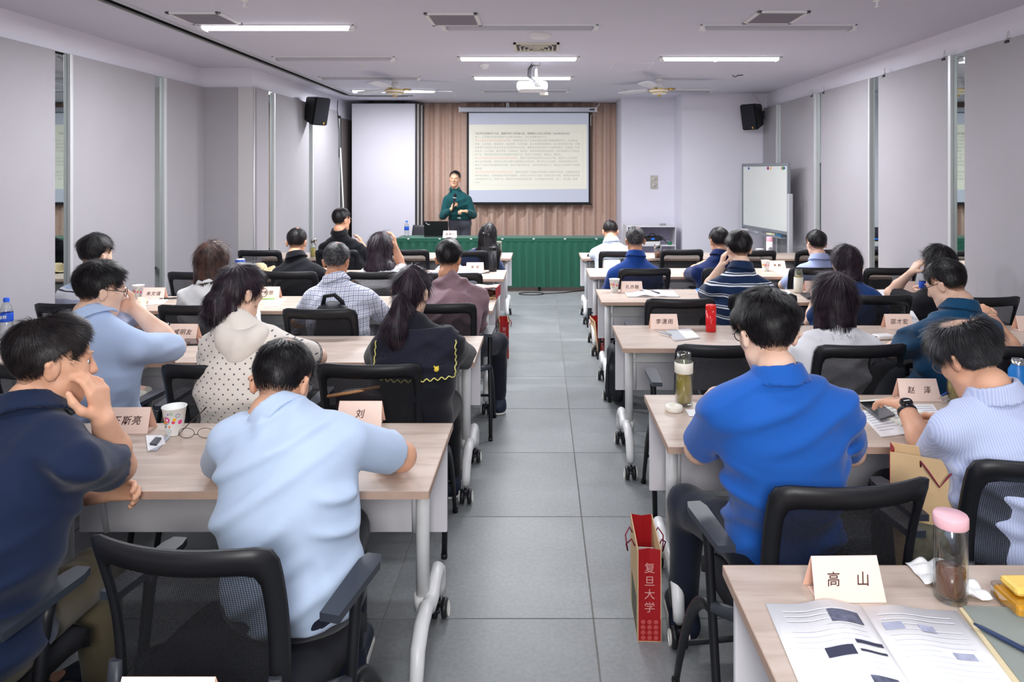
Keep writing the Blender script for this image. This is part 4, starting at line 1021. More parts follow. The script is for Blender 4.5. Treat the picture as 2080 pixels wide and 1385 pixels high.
    for side, Sh, E, W, hd, hn, cu in arms:
        ax = unit(E-Sh)
        if sleeve == 'none': continue
        f = {'short': .78, 'half': .97, 'long': 1.}[sleeve]
        C_ = Sh*(1-f)+E*f
        sh.append(cap(Sh, Sh+(E-Sh)*(f+.2 if sleeve != 'long' else 1), .060+ic*.4, (.055+ic*.5) if sleeve != 'long' else .046+ic*.4, .024, cut=(C_, ax) if sleeve != 'long' else None))
        if sleeve == 'long':
            fx = unit(W-E); Wc = W+fx*(-.01)
            sh += [cap(E, E*.5+W*.5, .050+ic*.3, .046+ic*.2, .03), cap(E*.5+W*.5, W+fx*.02, .046+ic*.2, .033+ic*.2, .02, cut=(Wc, fx))]
    hemz = float(pel[2])-.06 if hem is None else hem
    sd = seed*3.7; fdv = A3(fold_dir)
    def postS(p, d):
        for k_, (a_, fq, am) in enumerate(((.35, 62., 1.), (-.5, 74., .8), (1.3, 55., .45))):
            wv = (p[:, 2]*math.cos(a_)+(p@rx)*math.sin(a_))*fq+8.*vnoise(p*A3((3.2, 3.2, 2.6))+sd+k_*7)
            msk = sstep(vnoise(p*A3((4.5, 4.5, 4.5))+sd*1.7+k_*5+3), .52, .80)
            d = d-1.5*folds*am*msk*((.5+.5*np.sin(wv))**2-.35)
        d = d-folds*.5*(vnoise(p*6+sd)-.5)
        return np.maximum(d, hemz-p[:, 2])
    V, Q = surf(sh, hs, postS); me = np_mesh(topname, V, Q); shirt = link_mesh(topname, me, tm, root)
    if collar:
        ax = unit(nb-S+uz*.03-fy*.015); c0 = nb-unit(nb-S)*.018+fy*.002; u1 = unit(np.cross(ax, A3((0, 1, 0)))); u1 = unit(rx-ax*float(rx@ax)); u2 = np.cross(ax, u1); rc = neckr+.014
        hh = .027
        def cf(p):
            q = p-c0; zz = q@ax; r = np.sqrt((q@u1)**2+((q@u2)/1.06)**2); tl = zz-.018*np.clip(-(q@u2)/rc, -1, 1)
            dr = np.abs(r-(rc-.45*tl+.002))-.0068; return np.maximum(dr, np.abs(tl)-hh)
        V, Q = surf([(cf, c0, rc+.05, .01)], min(hs, .0065)); me = np_mesh('collar', V, Q); link_mesh('collar', me, collar_mat or tm, root)
    # trousers
    pm = pants or cloth('dark_trouser_cloth', '1b1e2a')
    tp = [ell(pel, (.176*g, .136*g, .125), .05, RT)]
    for hp, K, An in legs:
        tp += [cap(hp, K, .088, .066, .05), cap(K, An+A3((0, 0, .02)), .064, .052, .03, cut=(An+A3((0, 0, .01)), (0, 0, -1)))]
    ph = max(h*1.5, .013)
    def postT(p, d):
        n = vnoise(p*A3((9, 9, 9))+sd); d = d-.006*((1-np.abs(2*n-1))**3-.3); return np.maximum(d, p[:, 2]-(pel[2]+(.06 if not stand else .10)))
    V, Q = surf(tp, ph, postT); me = np_mesh('trousers', V, Q); link_mesh('trousers', me, pm, root)
    # shoes
    if shoes:
        for hp, K, An in legs:
            a0 = A3((An[0], An[1]-.02, .045)); a1 = A3((An[0], An[1], .035))+fy*.165
            sp_ = [cap(a0, a1, .046, .040, .03, rx, 1.05), cap(A3((An[0], An[1], .08)), a0, .05, .05, .03)]
            V, Q = surf(sp_, max(h, .009), lambda p, d: np.maximum(d, np.maximum(.012-p[:, 2], p[:, 2]-.105)))
            so = link_mesh('shoe', np_mesh('shoe', V, Q), mat('navy_shoe', '1a2238', .6), root)
            V, Q = surf([cap(a0*A3((1, 1, 0)), a1*A3((1, 1, 0)), .050, .045, .03, rx, 1.05)], max(h, .009), lambda p, d: np.maximum(d, np.maximum(.001-p[:, 2], p[:, 2]-.024)))
            link_mesh('sole', np_mesh('sole', V, Q), mat('white_sole', 'e4e2dd', .5), so)
    # hair
    if hair: make_hair(root, hair, HAIR[hc], loc, R, hsc, nb, S, ht, bald, min(h, .007), strands, slen, seed, slw, rx, fy)
    if glasses:
        b = MB(); gm = mat('glasses_'+glasses, {'dark': '18181c', 'thin': '7d7064'}[glasses], .3, metal=.3)
        def L(q): return Vector([float(x) for x in loc(q)])
        for s_ in (-1, 1):
            b.tube([L((s_*.075, .088-.01, .012)), L((s_*.080, .04, .012)), L((s_*.083, -.02, .010)), L((s_*.082, -.035, -.010))], .0018*hsc, 6)
            cx = s_*.036
            b.tube([L((cx+.031*math.cos(a)*(1 if abs(math.cos(a)) < .9 else .97), .098-.012*abs(cx+.031*math.cos(a))/.07, .008+.019*math.sin(a))) for a in [i*2*PI/16 for i in range(16)]], .0016*hsc, 6, closed=True)
        b.tube([L((-.006, .099, .014)), L((.006, .099, .014))], .0016, 6)
        b.build('glasses', gm, root)
    info = dict(tm=tm, root=root, loc=loc, R=R, arms=arms, S=S, pel=pel, shirt=sh, post=postS, O=O, rx=rx, fy=fy, legs=legs, nb=nb)
    return info

def make_hair(root, kind, m, loc, R, z, nb, S, ht, bald, h, strands, slen, seed, slw, rx, fy):
    Ri = R; H0 = loc((0, 0, 0)); crown = loc((.012, -.055, .104))
    def loc2(p): return (p-H0)@Ri/z
    cr = ell(loc((0, -.012, .030)), A3((.0755, .0955, .0895))*z, .02, R)
    nk = cap(nb, S, .056*z, .056*z, .02)
    zl_x = [-.12, -.07, -.045, -.028, -.008, .012, .03, .045, .06, .075, .11]
    zl_m = [-.066, -.064, -.056, -.035, .022, .026, -.008, .03, .055, .078, .085]
    zl_w = [-.11, -.10, -.09, -.05, -.02, -.02, -.04, .02, .06, .078, .085]
    sx = seed*5.3; down = A3((0, 0, -1.))
    prims = [cr]; ex = []
    if kind in ('short', 'crop', 'swept'):
        def f0(p):
            q = loc2(p); g = (np.interp(q[:, 1], zl_x, zl_m)-q[:, 2])
            th = ht*(.30+.70*sstep(q[:, 2], -.02, .07))*sstep(-g, -.004, .045)+.0008
            if bald:
                dc = np.linalg.norm(q-A3((-.01, -.045, .108)), axis=1); th = th-(ht-.003)*(1-sstep(dc, bald*.55, bald*1.1))
            dc = np.linalg.norm(p-crown, axis=1); th = th-.0045*(1-sstep(dc, .0, .022))
            az = np.arctan2((p-crown)@Ri[:, 0], (p-crown)@Ri[:, 1]); pl = dc
            n = vnoise(np.stack([np.cos(az)*6+pl*20, np.sin(az)*6+sx, pl*25], 1))
            d = smin(cr[0](p), nk[0](p), .02)-th*z-((.003)*(n-.5)+.006*(vnoise(p*32+sx)-.5))*sstep(th, .002, .01)
            return np.maximum(d, g*z*.8)
        prims = [(f0, cr[1], .135*z, .01)]
    else:
        T = {'bob': .016, 'long': .014, 'pony': .007, 'bun': .012, 'halfup': .016, 'fullbob': .022}[kind]
        def f0(p):
            q = loc2(p); g = np.interp(q[:, 1], zl_x, zl_w)-q[:, 2]
            d = smin(cr[0](p), nk[0](p), .03)-T*z*(.5+.5*sstep(-g, 0, .05))
            return np.maximum(d, g*z*.8)
        prims = [(f0, cr[1], .14*z, .012)]
        B_ = lambda q: loc(q)
        if kind in ('bob', 'fullbob'):
            L = .15 if kind == 'bob' else .165
            prims += [cap(B_((0, -.03, 0)), B_((0, -.035, 0))+down*L*z*.8, .088*z, .083*z, .035, rx, 1.12)]
            prims += [cap(B_((-.07, .0, .0)), B_((-.078, -.01, 0))+down*L*z, .028*z, .022*z, .03), cap(B_((.07, .0, .0)), B_((.078, -.01, 0))+down*L*z, .028*z, .022*z, .03)]
            hb = float(H0[2])-L*z*.95
            pc = prims[1]; prims[1] = (lambda p: np.maximum(pc[0](p), loc2(p)[:, 1]*z-.035), pc[1], pc[2], .03)
            ex = [('cut', hb)]
        elif kind == 'halfup':
            prims += [cap(B_((0, -.04, 0)), B_((0, -.06, 0))+down*.19*z, .072*z, .062*z, .035, rx, 1.25), cap(B_((.03, -.095, .045)), B_((-.035, -.105, .03)), .02, .018, .012), cap(B_((-.035, -.105, .03)), B_((0, -.11, 0)), .018, .014, .012)]
        elif kind == 'long':
            a = B_((0, -.04, 0)); prims += [cap(a, a+down*.20*z-fy*.03, .082*z, .088*z, .04, rx, 1.15), cap(a+down*.18*z-fy*.03+rx*.02, a+down*.34*z-fy*.05+rx*.05, .075*z, .045*z, .04, rx, 1.7)]
            prims += [cap(B_((.07, .02, 0)), B_((.075, 0, 0))+down*.16*z, .02, .016, .03), cap(B_((-.07, .02, 0)), B_((-.075, 0, 0))+down*.16*z, .02, .016, .03)]
            pc = prims[1]; prims[1] = (lambda p: np.maximum(pc[0](p), loc2(p)[:, 1]*z-.03), pc[1], pc[2], .03)
        elif kind == 'pony':
            a = B_((.0, -.115, -.015)); c1 = a-fy*.03+down*.02; c2 = a-fy*.045+down*.13-rx*.02; c3 = a-fy*.03+down*.25+rx*.01; c4 = a-fy*.03+down*.36+rx*.035
            prims += [cap(a+fy*.03, a, .03, .016, .02), cap(a, c1, .014, .024, .015), cap(c1, c2, .026, .044, .02, rx, 1.1), cap(c2, c3, .044, .038, .02, rx, 1.1), cap(c3, c4, .038, .012, .02, rx, 1.2)]
            b = MB(); b.tube([Vector([float(x) for x in (a-fy*.004+rx*.018*math.cos(t)+A3((0, 0, 1))*.016*math.sin(t))]) for t in [i*2*PI/12 for i in range(12)]], .0045, 6, closed=True); b.build('hair_tie', M_BLK, root)
        elif kind == 'bun':
            a = B_((-.01, -.115, -.06)); prims += [ell(a, (.052*z, .045*z, .05*z), .02, R), ell(a+down*.055*z-rx*.012, (.060*z, .038*z, .035*z), .015, R), ell(a+rx*.035*z+down*.02, (.028, .03, .045), .012, R), cap(B_((0, -.105, .02)), a, .03, .03, .02)]
    def post(p, d):
        v = p-crown; n = vnoise(np.stack([p@rx*95+sx, p[:, 1]*70, p[:, 2]*9+vnoise(p*12)*3], 1)); n2 = vnoise(p*A3((26, 26, 9))+sx)
        if kind not in ('short', 'crop', 'swept'): d = d-.005*(n-.5)-.009*(n2-.5)
        for e in ex:
            if e[0] == 'cut': d = np.maximum(d, (e[1]+.02*(n-.5))-p[:, 2])
        return d
    V, Q = surf(prims, h, post, pad=.03)
    if len(Q) == 0: return
    me0 = np_mesh('tmp', V, Q); N = np.zeros(len(V)*3, np.float32)
    if len(me0.vertices) == len(V):
        me0.vertices.foreach_get('normal', N)
    N = N.reshape(-1, 3)
    bpy.data.meshes.remove(me0)
    rs = np.random.RandomState(seed+11); k = strands
    q = loc2(V); fade = np.ones(len(V), np.float32)
    if kind in ('short', 'crop', 'swept'):
        g = q[:, 2]-np.interp(q[:, 1], zl_x, zl_m)
        fade = (.12+.88*sstep(g, .002, .055 if kind != 'swept' else .02)).astype(np.float32)
        dcr = np.linalg.norm(V-crown, axis=1); fade = fade*(.08+.92*sstep(dcr+.008*(vnoise(V*90)-.5), .006, .034))
        if bald: fade = fade*(.05+.95*sstep(np.linalg.norm(q-A3((-.01, -.045, .108)), axis=1)+.012*(vnoise(V*60)-.5), bald*.5, bald*1.15))
    if k:
        pr_ = (fade+.02)**1.3; ii = rs.choice(len(V), k, p=pr_/pr_.sum()); p = V[ii]; n = N[ii]
        if kind in ('short', 'crop', 'swept'):
            v = p-crown; v = v-n*np.sum(v*n, 1)[:, None]; v = v/(np.linalg.norm(v, axis=1)[:, None]+1e-6)
            sw_ = np.cross(n, v)*.35; dr = v+sw_+(rs.rand(k, 3)-.5)*.55
            dr = dr+(down-n*np.sum(down*n, 1)[:, None])*.25
            q = loc2(p); le = slen*(.35+.65*np.clip((q[:, 2]+.05)/.11, 0, 1))*(.6+.8*rs.rand(k)); lift = .10+.22*rs.rand(k)
        else:
            dn = down-n*np.sum(down*n, 1)[:, None]; v = p-crown; v = v-n*np.sum(v*n, 1)[:, None]; v = v/(np.linalg.norm(v, axis=1)[:, None]+1e-6)
            w_ = sstep(p[:, 2], float(H0[2])-.02, float(H0[2])+.06)[:, None]
            dr = dn*(1.4-w_)+v*w_*1.2+(rs.rand(k, 3)-.5)*.25; le = slen*(.6+.9*rs.rand(k)); lift = .02+.10*rs.rand(k)
        dr = dr-n*np.sum(dr*n, 1)[:, None]; dr = dr/(np.linalg.norm(dr, axis=1)[:, None]+1e-6)
        sd = np.cross(dr, n); sd = sd/(np.linalg.norm(sd, axis=1)[:, None]+1e-6)*(slw*(.5+rs.rand(k)))[:, None]*.5
        le = (le*z)[:, None]; lift = lift*(.55 if kind != 'swept' else .8); lf = lift[:, None]
        p0 = p-n*.0015; p1 = p+dr*le*.5+n*le*lf*.45; p2 = p+dr*le*.95+n*le*(lf*.55 if kind == 'short' else lf*.3)
        SV = np.stack([p0-sd, p0+sd, p1+sd*.8, p1-sd*.8, p2+sd*.15, p2-sd*.15], 1).reshape(-1, 3)
        b0 = len(V)+np.arange(k)[:, None]*6
        SQ = np.concatenate([b0+np.array([[0, 1, 2, 3]]), b0+np.array([[3, 2, 4, 5]])])
        V = np.concatenate([V, SV]); Q = np.concatenate([Q, SQ])
    me = np_mesh('hair', V, Q); at = me.attributes.new('fade', 'FLOAT', 'POINT'); fa = np.ones(len(me.vertices), np.float32); fa[:len(fade)] = fade; at.data.foreach_set('value', fa)
    link_mesh('hair', me, m, root)
# ------------------------------------------------------------------ the audience and the speaker
DY = .12                                             # sitters keep clear of their chair backs
def Q3(px, py, Y, dy=None): p = P(px, py, Y+(DY if dy is None else dy)); return (p.x, p.y, p.z)
c_pale = cloth('pale_blue_pique', 'b9cce6'); c_navy = cloth('navy_pique', '16233f'); c_oxf = cloth('light_blue_oxford', 'b4c9ea', .04)
c_cream = cloth('cream_knit_dots', 'e8e0d6', .02, pat='dots', c2='4a4a58', below=1.04, scale=36., r=.16)
c_blk = cloth('black_cotton', '13141b'); c_navyT = cloth('dark_navy_trouser', '161c2e'); c_olive = cloth('olive_khaki', '5a523f'); c_beige = cloth('beige_grey_trouser', 'a3a195')
c_slate = cloth('slate_grey_trouser', '4d4c57')
# 1
I1 = person('man in pale blue polo bowed over the nearest left table, seen from behind', Q3(573, 776, 2.0), (-.67, 1.94, .56), yaw=-6, pitch=34, S=Q3(588, 862, 1.90), sw=.166, girth=1.04, kneeX=((-.86, 2.5, .5), (-.66, 2.5, .5)), seed=1,
    aR=dict(e=Q3(845, 935, 2.2), w=Q3(730, 905, 2.42)), aL=dict(e=Q3(440, 960, 2.2), w=Q3(560, 900, 2.45)), top=c_pale, topname='polo_shirt', h=.007, hs=.0075, strands=16000, slen=.026, ht=.011, skin='warm', folds=.013, pants=c_navyT, glasses='dark', fold_dir=(7, 5, 5), slw=.0013)
# 2
I2 = person('man in dark navy polo resting his cheek on his hand, left corner', Q3(106, 736, 1.78), (-1.40, 1.74, .56), yaw=-46, pitch=12, roll=-4, tw=-22, S=Q3(62, 880, 1.70), sw=.17, girth=1.14, seed=2,
    aR=dict(e=Q3(290, 955, 2.08), w=Q3(214, 868, 1.80), l2=.205, hd=(-.16, -.02, 1), hn=(-1, .1, .1), curl=.45), aL=dict(e=Q3(20, 1060, 2.0), w=Q3(150, 1005, 1.98), hd=(1, .1, .1), hn=(0, -1, -.3), curl=.6),
    top=c_navy, topname='polo_shirt', h=.006, hs=.0075, strands=16000, slen=.032, ht=.016, bald=.042, hc='soft', pants=c_olive, folds=.010, fold_dir=(3.5, 4, 9), kneeX=(Q3(60, 1140, 2.1), Q3(275, 1120, 2.2)), slw=.0013)
# 3
I3 = person('man in light blue shirt and dark glasses propping his chin, second row left', Q3(205, 590, 2.98), (-1.95, 3.14, .56), yaw=-42, pitch=14, tw=-14, S=Q3(212, 678, 2.93), girth=1.05, seed=3,
    aR=dict(e=Q3(338, 706, 3.1), w=Q3(287, 640, 3.12), hd=(-.8, .0, .35), hn=(-.2, -.9, .3), curl=.6), top=c_oxf, sleeve='half', h=.008, hs=.009, strands=7000, slen=.034, ht=.018, glasses='dark', skin='fair', pants=c_beige, folds=.010, kneeX=(Q3(200, 800, 3.4), Q3(285, 800, 3.45)))
# 4
I4 = person('woman with low bun in dotted cream hooded top, second row left', Q3(490, 592, 2.98), (-1.29, 3.12, .56), yaw=-34, pitch=14, tw=-6, S=Q3(505, 683, 2.92), sw=.155, girth=1.12, seed=4, woman=True,
    aR=dict(e=Q3(655, 728, 3.2), w=Q3(600, 703, 3.5)), top=c_cream, topname='hooded_top', collar=False, h=.008, hs=.009, hair='bun', hc='plum', strands=5000, slen=.05, glasses='thin', skin='fair', pants=c_blk, folds=.008)
# 5
I5 = person('woman with long ponytail in black top with yellow-edged wide collar', Q3(836, 593, 3.12), (-.585, 3.22, .56), yaw=-14, pitch=10, S=Q3(850, 682, 3.06), sw=.150, seed=5, woman=True,
    aR=dict(e=Q3(940, 722, 3.3), w=Q3(880, 700, 3.6)), aL=dict(e=Q3(765, 725, 3.3), w=Q3(830, 700, 3.6)), top=cloth('black_crepe', '14151f'), topname='blouse', sleeve='half', collar=False, h=.008, hs=.008, hair='pony', hc='plum', strands=7000, slen=.07, skin='fair', pants=c_blk, folds=.008, hem=.44, kneeX=((-.64, 3.7, .5), (-.47, 3.7, .5)), footY=.10)
# 6
person('man in pale striped-band polo by the left wall, third row', Q3(195, 518, 4.5), (-2.82, 4.64, .56), yaw=-18, pitch=12, S=Q3(188, 585, 4.45), seed=6, hsc=1.06,
    top=cloth('banded_polo', 'b9cfea', pat='bands', bands=((.90, .965, 'e9eaf2'), (.945, .953, '2a2f4a'), (.60, .90, 'b9bcd6'))), topname='polo_shirt', strands=3000, slen=.035, ht=.019, skin='fair')
# 7
person('woman with brown bob in white jacket, third row left', Q3(434, 531, 4.5), (-2.09, 4.62, .56), yaw=-14, pitch=8, S=Q3(428, 592, 4.44), sw=.15, seed=7, woman=True, top=cloth('white_jacket_cloth', 'e6e6e6'), topname='jacket', sleeve='long', hair='bob', hc='brown', strands=3500, slen=.06, skin='fair', hsc=1.06)
# 8
person('man in blue and white plaid shirt with greying hair', Q3(684, 531, 4.5), (-1.30, 4.59, .56), yaw=-4, pitch=16, S=Q3(690, 592, 4.43), sw=.172, girth=1.1, seed=8,
    aR=dict(e=Q3(775, 636, 4.6), w=Q3(730, 612, 4.9)), aL=dict(e=Q3(615, 640, 4.55), w=Q3(655, 612, 4.9)), top=cloth('plaid_cotton', 'e2e4ee', .02, pat='check', c2='4c5f9a', c3='a9b4cf'), hc='grey', strands=4000, slen=.024, ht=.010, skin='tan', folds=.008)
# 9
person('man in mauve hooded jacket by the aisle, third row left', Q3(912, 527, 4.6), (-.60, 4.59, .56), yaw=-10, pitch=14, S=Q3(922, 592, 4.55), sw=.17, girth=1.1, seed=9,
    aR=dict(e=Q3(972, 650, 4.7), w=Q3(945, 620, 4.95)), top=cloth('mauve_nylon', '8d7078', .08, .6), topname='jacket', sleeve='long', collar=False, strands=4000, slen=.028, ht=.016, folds=.012, skin='tan', kneeX=((-.62, 5.0, .5), (-.30, 4.95, .5)), footY=.06)
# 10
person('man in black shirt with cropped hair, fourth row left', Q3(603, 492, 5.95), (-2.04, 6.06, .56), yaw=2, pitch=14, S=Q3(608, 546, 5.88), sw=.175, girth=1.12, seed=10, top=cloth('black_knit', '0f1118'), strands=2200, slen=.018, ht=.010, h=.010)
# 11
person('woman with long loose black hair in white top, fourth row left', Q3(774, 502, 5.92), (-1.33, 6.04, .56), yaw=-12, pitch=8, S=Q3(774, 553, 5.86), sw=.15, seed=11, woman=True, aR=dict(e=Q3(815, 545, 6.1), w=Q3(808, 518, 6.05), hd=(-.1, 0, 1), hn=(-1, 0, 0)), top=cloth('white_tee', 'e4e2e6'), topname='t_shirt', collar=False, hair='long', hc='plum', strands=3500, slen=.07, h=.010, hsc=1.06)
# 12
person('small bowed man in white shirt beyond the mauve jacket', Q3(914, 512, 6.0), (-.70, 6.00, .56), yaw=0, pitch=28, S=Q3(918, 556, 5.9), seed=12, top=cloth('white_shirt_cloth', 'd8dcea'), strands=1500, slen=.02, ht=.011, hc='soft', h=.011)
# 13
person('man in black polo and thin glasses with hand at mouth, front row left', Q3(694, 447, 7.35), (-2.06, 7.64, .57), yaw=-35, pitch=5, S=Q3(693, 494, 7.42), sw=.175, girth=1.15, seed=13, aR=dict(e=Q3(735, 510, 7.45), w=Q3(717, 476, 7.5), hd=(-.3, 0, .9), hn=(-1, 0, 0)), top=cloth('black_knit', '0f1118'), topname='polo_shirt', strands=2000, slen=.03, ht=.014, glasses='thin', h=.010)
# 14
I14 = person('dark-haired woman with a pale hair clip in navy top, front row', Q3(991, 478, 7.45), (-.72, 7.64, .56), yaw=-5, pitch=14, roll=12, S=Q3(975, 520, 7.45), sw=.15, seed=14, woman=True, top=cloth('navy_satin', '1c3566'), hair='long', hc='black', strands=2500, slen=.06, h=.011, collar=False, hsc=1.02)
# 15
I15 = person('man in royal blue polo seen from behind, second row right', Q3(1557, 678, 2.0), (.735, 2.18, .56), yaw=10, pitch=20, S=Q3(1586, 800, 1.93), sw=.166, girth=.95, seed=15,
    aL=dict(e=Q3(1412, 925, 2.18), w=Q3(1436, 838, 2.36), hd=(.25, .7, .5), hn=(.8, 0, -.5), curl=.9), aR=dict(e=Q3(1730, 930, 2.15), w=Q3(1640, 880, 2.42)), top=cloth('royal_blue_pique', '1d5cb4', .04), topname='polo_shirt', h=.0065, hs=.0075, strands=18000, slen=.036, ht=.020, glasses='dark', skin='fair', folds=.012, pants=c_navyT, kneeX=(Q3(1405, 1085, 2.40), (.95, 2.5, .5)), footY=.06, fold_dir=(5, 5, 6), slw=.0013)
# 16
I16 = person('balding man writing in fine-striped pale blue shirt, right edge', Q3(1966, 728, 2.14), (1.44, 2.18, .56), yaw=20, pitch=36, S=Q3(2035, 838, 2.06), sw=.17, girth=1.1, seed=16, tw=8,
    aL=dict(e=Q3(1893, 940, 2.26), w=Q3(1838, 826, 2.46), hd=(-.35, .9, -.08), hn=(0, 0, -1), curl=.35), top=cloth('fine_striped_shirting', 'b6c2e6', .03, pat='fine', c2='c9d2ee'), sleeve='short', h=.0065, hs=.0075, hair='swept', hc='iron', strands=16000, slen=.06, ht=.020, bald=.066, glasses='thin', skin='warm', folds=.012, slw=.0013)
# 17
person('woman with black bob in white blouse, third row right', Q3(1694, 606, 3.42), (1.42, 3.56, .56), yaw=-4, pitch=10, S=Q3(1702, 692, 3.38), sw=.155, seed=17, woman=True, top=cloth('white_blouse_cotton', 'e3e3e8'), topname='blouse', collar=False, hair='fullbob', hc='plum', strands=7000, slen=.08, h=.008, hs=.009, folds=.009, skin='fair', loose=1.4)
# 18
I18 = person('man in teal blue polo bowed and turned left, third row right', Q3(1922, 578, 3.42), (2.02, 3.56, .56), yaw=34, pitch=28, tw=12, S=Q3(1946, 655, 3.35), sw=.178, girth=1.1, seed=18, aL=dict(e=Q3(1832, 704, 3.5), w=Q3(1875, 680, 3.75)), top=cloth('teal_blue_pique', '0f4468', .05), topname='polo_shirt', strands=6000, slen=.022, ht=.014, glasses='dark', h=.008, hs=.009, skin='fair', folds=.010)
# 19
person('person at the right picture edge with bare forearm on table', Q3(2255, 575, 3.6), (2.86, 3.64, .56), yaw=10, pitch=12, S=Q3(2235, 650, 3.55), seed=19, aL=dict(e=Q3(2120, 704, 3.62), w=Q3(2045, 690, 3.75)), top=cloth('grey_cotton', '6b6f78'), strands=0, h=.010)
# 20
person('man in navy polo with white stripes, hand at face', Q3(1500, 506, 4.78), (1.38, 4.92, .56), yaw=8, pitch=14, S=Q3(1502, 572, 4.72), sw=.172, girth=1.08, seed=20, aL=dict(e=Q3(1434, 596, 4.95), w=Q3(1466, 540, 4.9), hd=(.2, -.1, 1), hn=(1, 0, 0)),
    top=cloth('navy_white_stripes', '142a4d', .03, pat='stripes', period=.072, bands=((.0, .13, 'e8eaf0'), (.24, .30, 'e8eaf0'))), topname='polo_shirt', collar_mat=cloth('navy_rib', '16294a'), strands=4500, slen=.026, ht=.018, h=.008, hs=.009, skin='fair')
# 21
person('woman with half-up black hair in navy vest and lace sleeves', Q3(1717, 534, 4.78), (2.04, 4.92, .56), yaw=14, pitch=12, S=Q3(1730, 594, 4.72), sw=.15, seed=21, woman=True, aR=dict(e=Q3(1785, 625, 4.85), w=Q3(1765, 600, 5.1)), top=cloth('deep_blue_vest', '173f7c', .05), topname='vest', hair='halfup', hc='plum', strands=3500, slen=.06, skin='fair', collar=False)
# 22
I22 = person('woman in black with gold bracelet, hand to face, by the right wall', Q3(1905, 533, 4.85), (2.66, 5.00, .56), yaw=32, pitch=12, S=Q3(1912, 606, 4.8), sw=.15, seed=22, woman=True, aL=dict(e=Q3(1834, 606, 4.95), w=Q3(1851, 553, 4.9), hd=(.55, -.1, .8), hn=(.8, .2, -.5), curl=.4), top=cloth('black_cotton', '13141b'), topname='dress_top', hair='bob', hc='black', strands=3500, slen=.06, skin='fair', collar=False, glasses='thin', sleeve='short')
# 23
person('man in cobalt blue jumper with short greying hair, fifth row', Q3(1290, 489, 6.08), (.81, 6.22, .56), yaw=2, pitch=10, S=Q3(1290, 546, 6.02), sw=.178, girth=1.1, seed=23, top=cloth('cobalt_knit', '163f8a', .05), topname='jumper', sleeve='long', strands=2600, slen=.018, ht=.010, hc='grey', h=.009, skin='tan', glasses='dark')
# 24
person('man in navy polo with contrast trim, fifth row right', Q3(1460, 490, 6.15), (1.54, 6.26, .56), yaw=10, pitch=14, S=Q3(1457, 543, 6.08), sw=.172, seed=24, aL=dict(e=Q3(1405, 556, 6.25), w=Q3(1430, 535, 6.5)), top=cloth('ink_blue_pique', '15295c', .04), topname='polo_shirt', strands=2200, slen=.018, ht=.012, hc='soft', h=.010, skin='warm')
# 25
person('man in pale lilac-blue shirt with dark crop, fifth row', Q3(1658, 496, 6.1), (2.33, 6.26, .56), yaw=8, pitch=14, S=Q3(1664, 548, 6.04), sw=.172, girth=1.05, seed=25, aL=dict(e=Q3(1603, 572, 6.2), w=Q3(1620, 548, 6.5)), top=cloth('lilac_shirting', 'a9b5de', .03), strands=2400, slen=.02, ht=.013, h=.010, glasses='dark', skin='fair')
# 26
person('man in white shirt bowed low at the front right table', Q3(1240, 471, 7.55), (.77, 7.56, .56), yaw=-2, pitch=38, S=Q3(1243, 506, 7.45), sw=.175, girth=1.05, seed=26, aL=dict(e=Q3(1208, 520, 7.75), w=Q3(1220, 510, 7.95)), top=cloth('white_shirt_blue', 'dbe4f3', .03), strands=1600, slen=.018, ht=.010, hc='soft', h=.010, folds=.01)
# 27 speaker
DY = 0.
I27 = person('standing speaker in dark green shirt holding a black microphone', Q3(924, 364, 10.82), (-1.24, 10.86, .93), yaw=176, pitch=3, roll=-4, tw=180, S=Q3(929, 399, 10.84), sw=.155, girth=.95, seed=27, stand=True, yk=.105, collar=False,
    aL=dict(e=Q3(960, 434, 10.80), w=Q3(948, 430, 10.62), l1=.25, l2=.22, hd=(-.8, -.4, .1), hn=(.1, .4, -1), curl=.8), aR=dict(e=Q3(901, 435, 10.78), w=Q3(922, 421, 10.62), l1=.26, l2=.22, hd=(.45, -.15, .8), hn=(.6, .6, -.35), curl=.85),
    top=cloth('dark_green_dotted_shirt', '0c4448', .05, pat='dots', c2='3f7f78', scale=45., r=.12), sleeve='long', hair='short', strands=2500, slen=.018, ht=.012, glasses='thin', h=.0065, hs=.009, pants=c_slate, skin='warm', hem=.96, hsc=1.04, folds=.008)
def world(info, v): return Vector([float(x) for x in v])
def wl_(info, q): return world(info, info['loc'](q))
# speaker's eyes, brows, lips, belt, microphone
def face(i):
    r = i['root']
    for s_ in (-1, 1):
        e = MB().lathe([(0, .011), (.006, .009), (.0105, .004), (.0105, -.004), (0, -.01)], 12, (0, 0, 0), axis=[float(v) for v in i['R'][:, 1]]).build('eye', mat('eye_white', 'e8e4e0', .3), r, loc=wl_(i, (s_*.034, .070, .008)))
        MB().lathe([(0, .003), (.005, .002), (.006, 0), (0, -.002)], 12, axis=[float(v) for v in i['R'][:, 1]]).build('iris', mat('iris_dark', '1d1410', .2), e, loc=world(i, i['R']@A3((0, .0095, 0))))
        MB().tube([wl_(i, (s_*.016, .084, .030)), wl_(i, (s_*.035, .083, .035)), wl_(i, (s_*.052, .07, .030))], [.003, .004, .002], 6).build('eyebrow', HAIR['black'], r)
for i in (I2, I3, I4, I16, I18, I22, I27): face(i)
i = I27; r = i['root']
MB().tube([wl_(i, (-.022, .084, -.057)), wl_(i, (-.01, .093, -.053)), wl_(i, (.01, .093, -.053)), wl_(i, (.022, .084, -.057))], [.0025, .005, .005, .0025], 8).tube([wl_(i, (-.018, .085, -.064)), wl_(i, (0, .0905, -.066)), wl_(i, (.018, .085, -.064))], [.0025, .006, .0025], 8).build('lips', mat('lip_tone', 'b06f63', .5), r)
